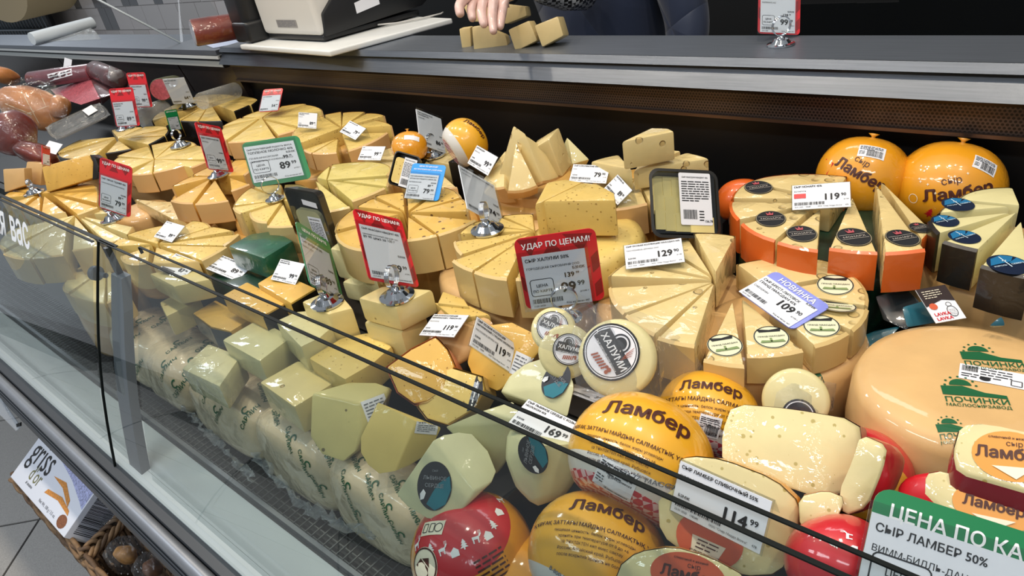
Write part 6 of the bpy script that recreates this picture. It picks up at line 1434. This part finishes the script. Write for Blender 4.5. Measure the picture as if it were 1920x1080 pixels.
# gloved hand: palm, four fingers and thumb closing on the chunk
k1, k2, k3, k4 = [PD(x, y, d) for x, y, d in ((888, 2, 1.29), (906, 0, 1.282), (925, 2, 1.28), (944, 6, 1.285))]
wr = PD(992, -30, 1.36)
nodes = [(wr, (.022, .017)), (PD(965, -22, 1.335), (.026, .019)), (PD(938, -12, 1.31), (.030, .020)), (k1, .0100), (PD(883, 20, 1.270), .0092), (PD(887, 40, 1.262), .0076), (k2, .0105), (PD(902, 24, 1.262), .0096), (PD(909, 52, 1.25), .0078), (k3, .0105), (PD(922, 32, 1.258), .0094), (PD(926, 64, 1.246), .0074), (k4, .0100), (PD(940, 32, 1.265), .0088), (PD(937, 56, 1.254), .0070), (PD(908, -20, 1.30), .014), (PD(874, -8, 1.275), .0115), (PD(860, 12, 1.265), .0098), (PD(864, 32, 1.26), .0078)]
skinned('gloved_hand', nodes, [(0, 1), (1, 2), (2, 3), (3, 4), (4, 5), (2, 6), (6, 7), (7, 8), (2, 9), (9, 10), (10, 11), (2, 12), (12, 13), (13, 14), (1, 15), (15, 16), (16, 17), (17, 18)], m_glove, per)
cf = checker('houndstooth', '0e0e0e', 'cfcfcf', 110)
MB().tube([PD(990, -34, 1.36), PD(1020, -22, 1.42), PD(1060, -12, 1.46), PD(1095, -14, 1.50)], [.024, .030, .034, .036], 14).build('sleeve', cf, per, True)

# ================================================================ CUSTOMER SIDE: basket, box, packs
m_wick = [pmat('wicker', '7a5f42', .7, noise=.3, nscale=60), pmat('wicker_dark', '5a4430', .7, noise=.3, nscale=60)]
def basket(corners, z, h, label):
    c = [P(*q, z) for q in corners]; ce = sum(c, Vector())/4; e = empty('wicker_basket', Vector((ce.x, ce.y, ce.z-h))); tag(e, label, 'basket')
    def loop(zz, sc_, n=120):
        out = []
        for i in range(n):
            t = i/n*4; k = int(t); a, b = c[k], c[(k+1) % 4]; p = a.lerp(b, t-k); p = ce+(p-ce)*sc_; out.append(Vector((p.x, p.y, zz)))
        return out
    zt = ce.z
    for s in range(3):      # twisted rim of three canes
        L_ = loop(zt, 1.0); L_ = [p+Vector((math.cos(i*.42+s*2.09)*.006, math.sin(i*.42+s*2.09)*.005, math.sin(i*.42+s*2.09)*.006)) for i, p in enumerate(L_)]
        MB().tube(L_, .0045, 6, closed=True).build('rim_cane', m_wick[s % 2], e, True)
    for r_ in range(int(h/.012)):
        zz = zt-.014-r_*.012; L_ = loop(zz, .985-.0015*r_); off = r_ % 2
        L_ = [p+(p-ce).normalized()*(.004*math.sin((i+off*3)*math.pi/3)) for i, p in enumerate(L_)]
        MB().tube(L_, .0042, 5, closed=True).build('weaver_cane', m_wick[r_ % 2], e, True)
    for p in loop(zt, .98, 40): MB().tube([p, ce+(p-ce)*.85+Vector((0, 0, -h))], .003, 5).build('stake', m_wick[1], e)
    mb = MB(); q = [ce+(p-ce)*.86-Vector((0, 0, h-.004)) for p in c]; mb.prism(q, (0, 0, .005)); mb.build('bottom', m_wick[1], e)
    return e
ZK = -.93
basket([(22, 895), (96, 838), (232, 962), (152, 1040)], ZK, .10, 'wicker basket with the breadstick box in it')
basket([(160, 1050), (238, 975), (420, 1150), (330, 1240)], ZK, .10, 'wicker basket with clear packs at the bottom edge of the view')
rk = MB(); zr = Zw(ZK)-.106
for y in (.085, .11): rk.tube([(-1.60, y, zr), (-.58, y, zr)], .005, 8)
for x in (-1.58, -.60): rk.tube([(x, .085, zr), (x, .105, zr), (x, .146, zr+.02), (x, .146, Zw(-.76))], .005, 8)
rko = rk.build('display_rack', m_alu_dark); tag(rko, 'grey rod rail carrying the wicker baskets on the case front', 'rack')
# the box: front face leaning towards the shopper
n_box = Vector((0, -.50, .87)).normalized(); o0 = P(80, 824, -.865)
TL, TR, BR, BL = [PP(x, y, o0, n_box) for x, y in ((80, 824), (187, 927), (115, 997), (16, 885))]
Ux = ((TR-TL)+(BR-BL))/2; Vy = ((TL-BL)+(TR-BR))/2; wbx, hbx = Ux.length, Vy.length; Ux.normalize(); Vy = (Vy-Ux*Vy.dot(Ux)).normalized(); nb = Ux.cross(Vy)
cb = (TL+TR+BR+BL)/4; O = cb-Ux*wbx/2-Vy*hbx/2
bx = sbox('breadstick_box', O-nb*.075, Ux*wbx, Vy*hbx, nb*.075, pmat('carton_white', 'd3d8e4', .4, coat=.3), .0012, None); tag(bx, 'white breadstick carton with black lettering in the basket', 'box')
S_ = wbx/100; Hb = hbx/S_; U, V = Ux*S_, Vy*S_
Print().text('griss', 5, Hb*.50, 25, -.005, sq=.8).on_plane('lettering', O, U, V, nb, m_ink, bx); Print().text("d'or", 20, Hb*.24, 14, -.004, sq=.8).on_plane('lettering', O, U, V, nb, pmat('olive_print', '6f6f4a', .5), bx)
Print().text('al sesamo', 22, Hb*.14, 3, .01).text('Net Wt. 100 g / 3.5 oz.', 50, 3, 3.0, .0).on_plane('lettering', O, U, V, nb, m_grey_ink, bx)
m_bisc = pmat('biscuit_print', 'c07f34', .6, noise=.3, nscale=300); m_lil = pmat('lilac_print', '9aa0c8', .5, noise=.5, nscale=250); m_seed = pmat('seed_print', '7a4a2c', .6, noise=.5, nscale=500)
Print().poly([(48, Hb*.62), (66, Hb*.70), (82, Hb*.52), (84, Hb*.40), (66, Hb*.58)]).on_plane('picture', O, U, V, nb, m_bisc, bx); Print().poly([(52, Hb*.38), (72, Hb*.46), (88, Hb*.38), (90, Hb*.30), (70, Hb*.36), (50, Hb*.28)]).on_plane('picture', O, U, V, nb, m_bisc, bx, .0005)
gridpoly(Print(), 6, 4, 88, Hb*.16, 2, 14).on_plane('picture', O, U, V, nb, m_seed, bx)
Print().poly([(22, Hb*.99), (99, Hb*.99), (99, Hb*.55), (92, Hb*.62), (70, Hb*.80), (45, Hb*.92)]).on_plane('picture', O, U, V, nb, m_lil, bx, .0003)
# side face with its bar code (the end towards the view)
k = Print().barcode(6, 8, 40, 26, 5, 30).lines(52, 30, 40, 3, 8, 4, 3); k.on_plane('bar_code', O+Ux*wbx-nb*.075, Vy*S_*.62, nb*(.075/40), Ux, m_ink, bx)
# clear packs in the second basket
def clam(cx, cy, z, r, label, fill, seed):
    c = P(cx, cy, z); e = MB(); o = blob(cx, cy, (c-CAMP).dot(CAMF), r*.45, r*.30, .02, fill, label, 'food pack', 'bread_pack', .6, seed, .15, 'clear packs of baked goods')
    d = (c-CAMP).dot(CAMF)
    pts = [(cx+r*math.cos(a)*(1.0 if i % 2 else .9), cy+r*.85*math.sin(a), .01*math.sin(i*2)) for i, a in enumerate([2*math.pi*j/10 for j in range(10)])]
    bag(o, cx, cy, d-.02, pts, seed=seed, mat=glassmat('shiny_clamshell', 'eef0f2', 1.0, .04, ('c9ccd0', .03), bump=1.0, bscale=35), thick=.03); return o
m_bread = pmat('bread_crust', 'c48c46', .5, noise=.4, nscale=60, bump=.5, bscale=60)
clam(236, 1040, -.93, 44, 'clear clamshell of golden rusks in the near basket', m_bread, 21); clam(285, 1066, -.92, 40, 'clear bag of striped cookies at the bottom edge', pmat('cookie', '6e4526', .5, noise=.4, nscale=60), 22); clam(214, 975, -.95, 24, 'small dark clear pack between the baskets', pmat('dark_snack', '2a1d16', .5), 23)
# clear price clip on the bumper
cl = MB().prism([PD(0, 742, 1.46), PD(10, 760, 1.45), PD(38, 800, 1.42), PD(30, 808, 1.42), PD(-8, 770, 1.46)], CAMF*.003).build('price_clip', glassmat('clip_acrylic', 'eceff2', 1.0, .05, ('d0d5dc', .25))); tag(cl, 'clear plastic price clip hanging below the bumper', 'price clip')
MB().prism([PD(30, 795, 1.42), PD(38, 792, 1.42), PD(38, 799, 1.42), PD(31, 801, 1.42)], CAMF*.004).build('black_stop', m_rubber, cl)
# white lettering on the left glass
y0, z0 = .275, ZT; dirv = Vector((0, .275-.150, ZT-ZB)).normalized()
gn = Vector((0, -dirv.z, dirv.y)); a = PP(57, 468, Vector((-1.3, .2585, ZT-.05))+gn*.010, gn)
m_vin = pmat('white_vinyl', 'f4f5f7', .6)
Print().text('вас', 0, 0, .080, .02, 'r', sq=.76).on_plane('lettering', a, Vector((1, 0, 0)), dirv, gn, m_vin, gl_left, .0)
Print().text('для', -.128, 0, .080, .02, 'r', sq=.76).on_plane('lettering', a, Vector((1, 0, 0)), dirv, gn, m_vin, gl_left, .0)
# glass end pane on the ledge, its ground edge catching the light
A = P(338, 80, -.284); r_ = ray(185, 0); B = CAMP+r_*((A-CAMP).length*1.02/r_.length)
gp = obj('glass_screen', [A, B, B+Vector((-.02, .30, .10)), A+Vector((0, .17, 0))], [(0, 1, 2, 3)], m_acr); tag(gp, 'clear glass end screen standing on the ledge', 'glass screen')
MB().tube([A, B, B+(B-A)*.4], .0035, 6).build('ground_edge', pmat('ground_glass', 'b9c2c6', .3), gp, True)
# dark wire rack and tan hood before the tiled wall, far left
x0, x1 = PY(-60, 40, 2.45).x, PY(78, 40, 2.45).x
wr_ = MB().box((x0, 2.5, .3), (x1, 2.52, 1.35)).build('wire_rack', pmat('rack_dark', '22272d', .5)); tag(wr_, 'dark wire shelf rack before the tiled wall', 'rack')
for i in range(26):
    x = x0+(x1-x0)*i/25; MB().tube([(x, 2.47, .5), (x, 2.47, 1.3)], .006, 5).build('wire', pmat('rack_wire', '59636c', .4, .5), wr_)
for z in (.7, .85, 1.0, 1.15): MB().box((x0, 2.40, z), (x1, 2.5, z+.012)).build('shelf', pmat('rack_wire', '59636c', .4, .5), wr_)
hdC = PY(15, 2, 2.3); n_ = 16
v = []; f = []
for i in range(n_+1):
    t = math.pi*i/n_; v += [(hdC.x-.75*math.cos(t)*1.0, 2.25, hdC.z+.12-.30*math.sin(t)), (hdC.x-.75*math.cos(t), 2.69, hdC.z+.12-.30*math.sin(t))]
f = [(2*i, 2*i+2, 2*i+3, 2*i+1) for i in range(n_)]+[[2*i for i in range(n_+1)]]
hd_ = obj('wall_hood', v, f, pmat('tan_hood', 'b09a70', .5), None, True, None, 40); tag(hd_, 'tan rounded hood fixed on the wall above the wire rack', 'hood')
# ---------------------------------------------------------------- tidy the helper marks
for o in bpy.data.objects:
    if '_w' in o: del o['_w']
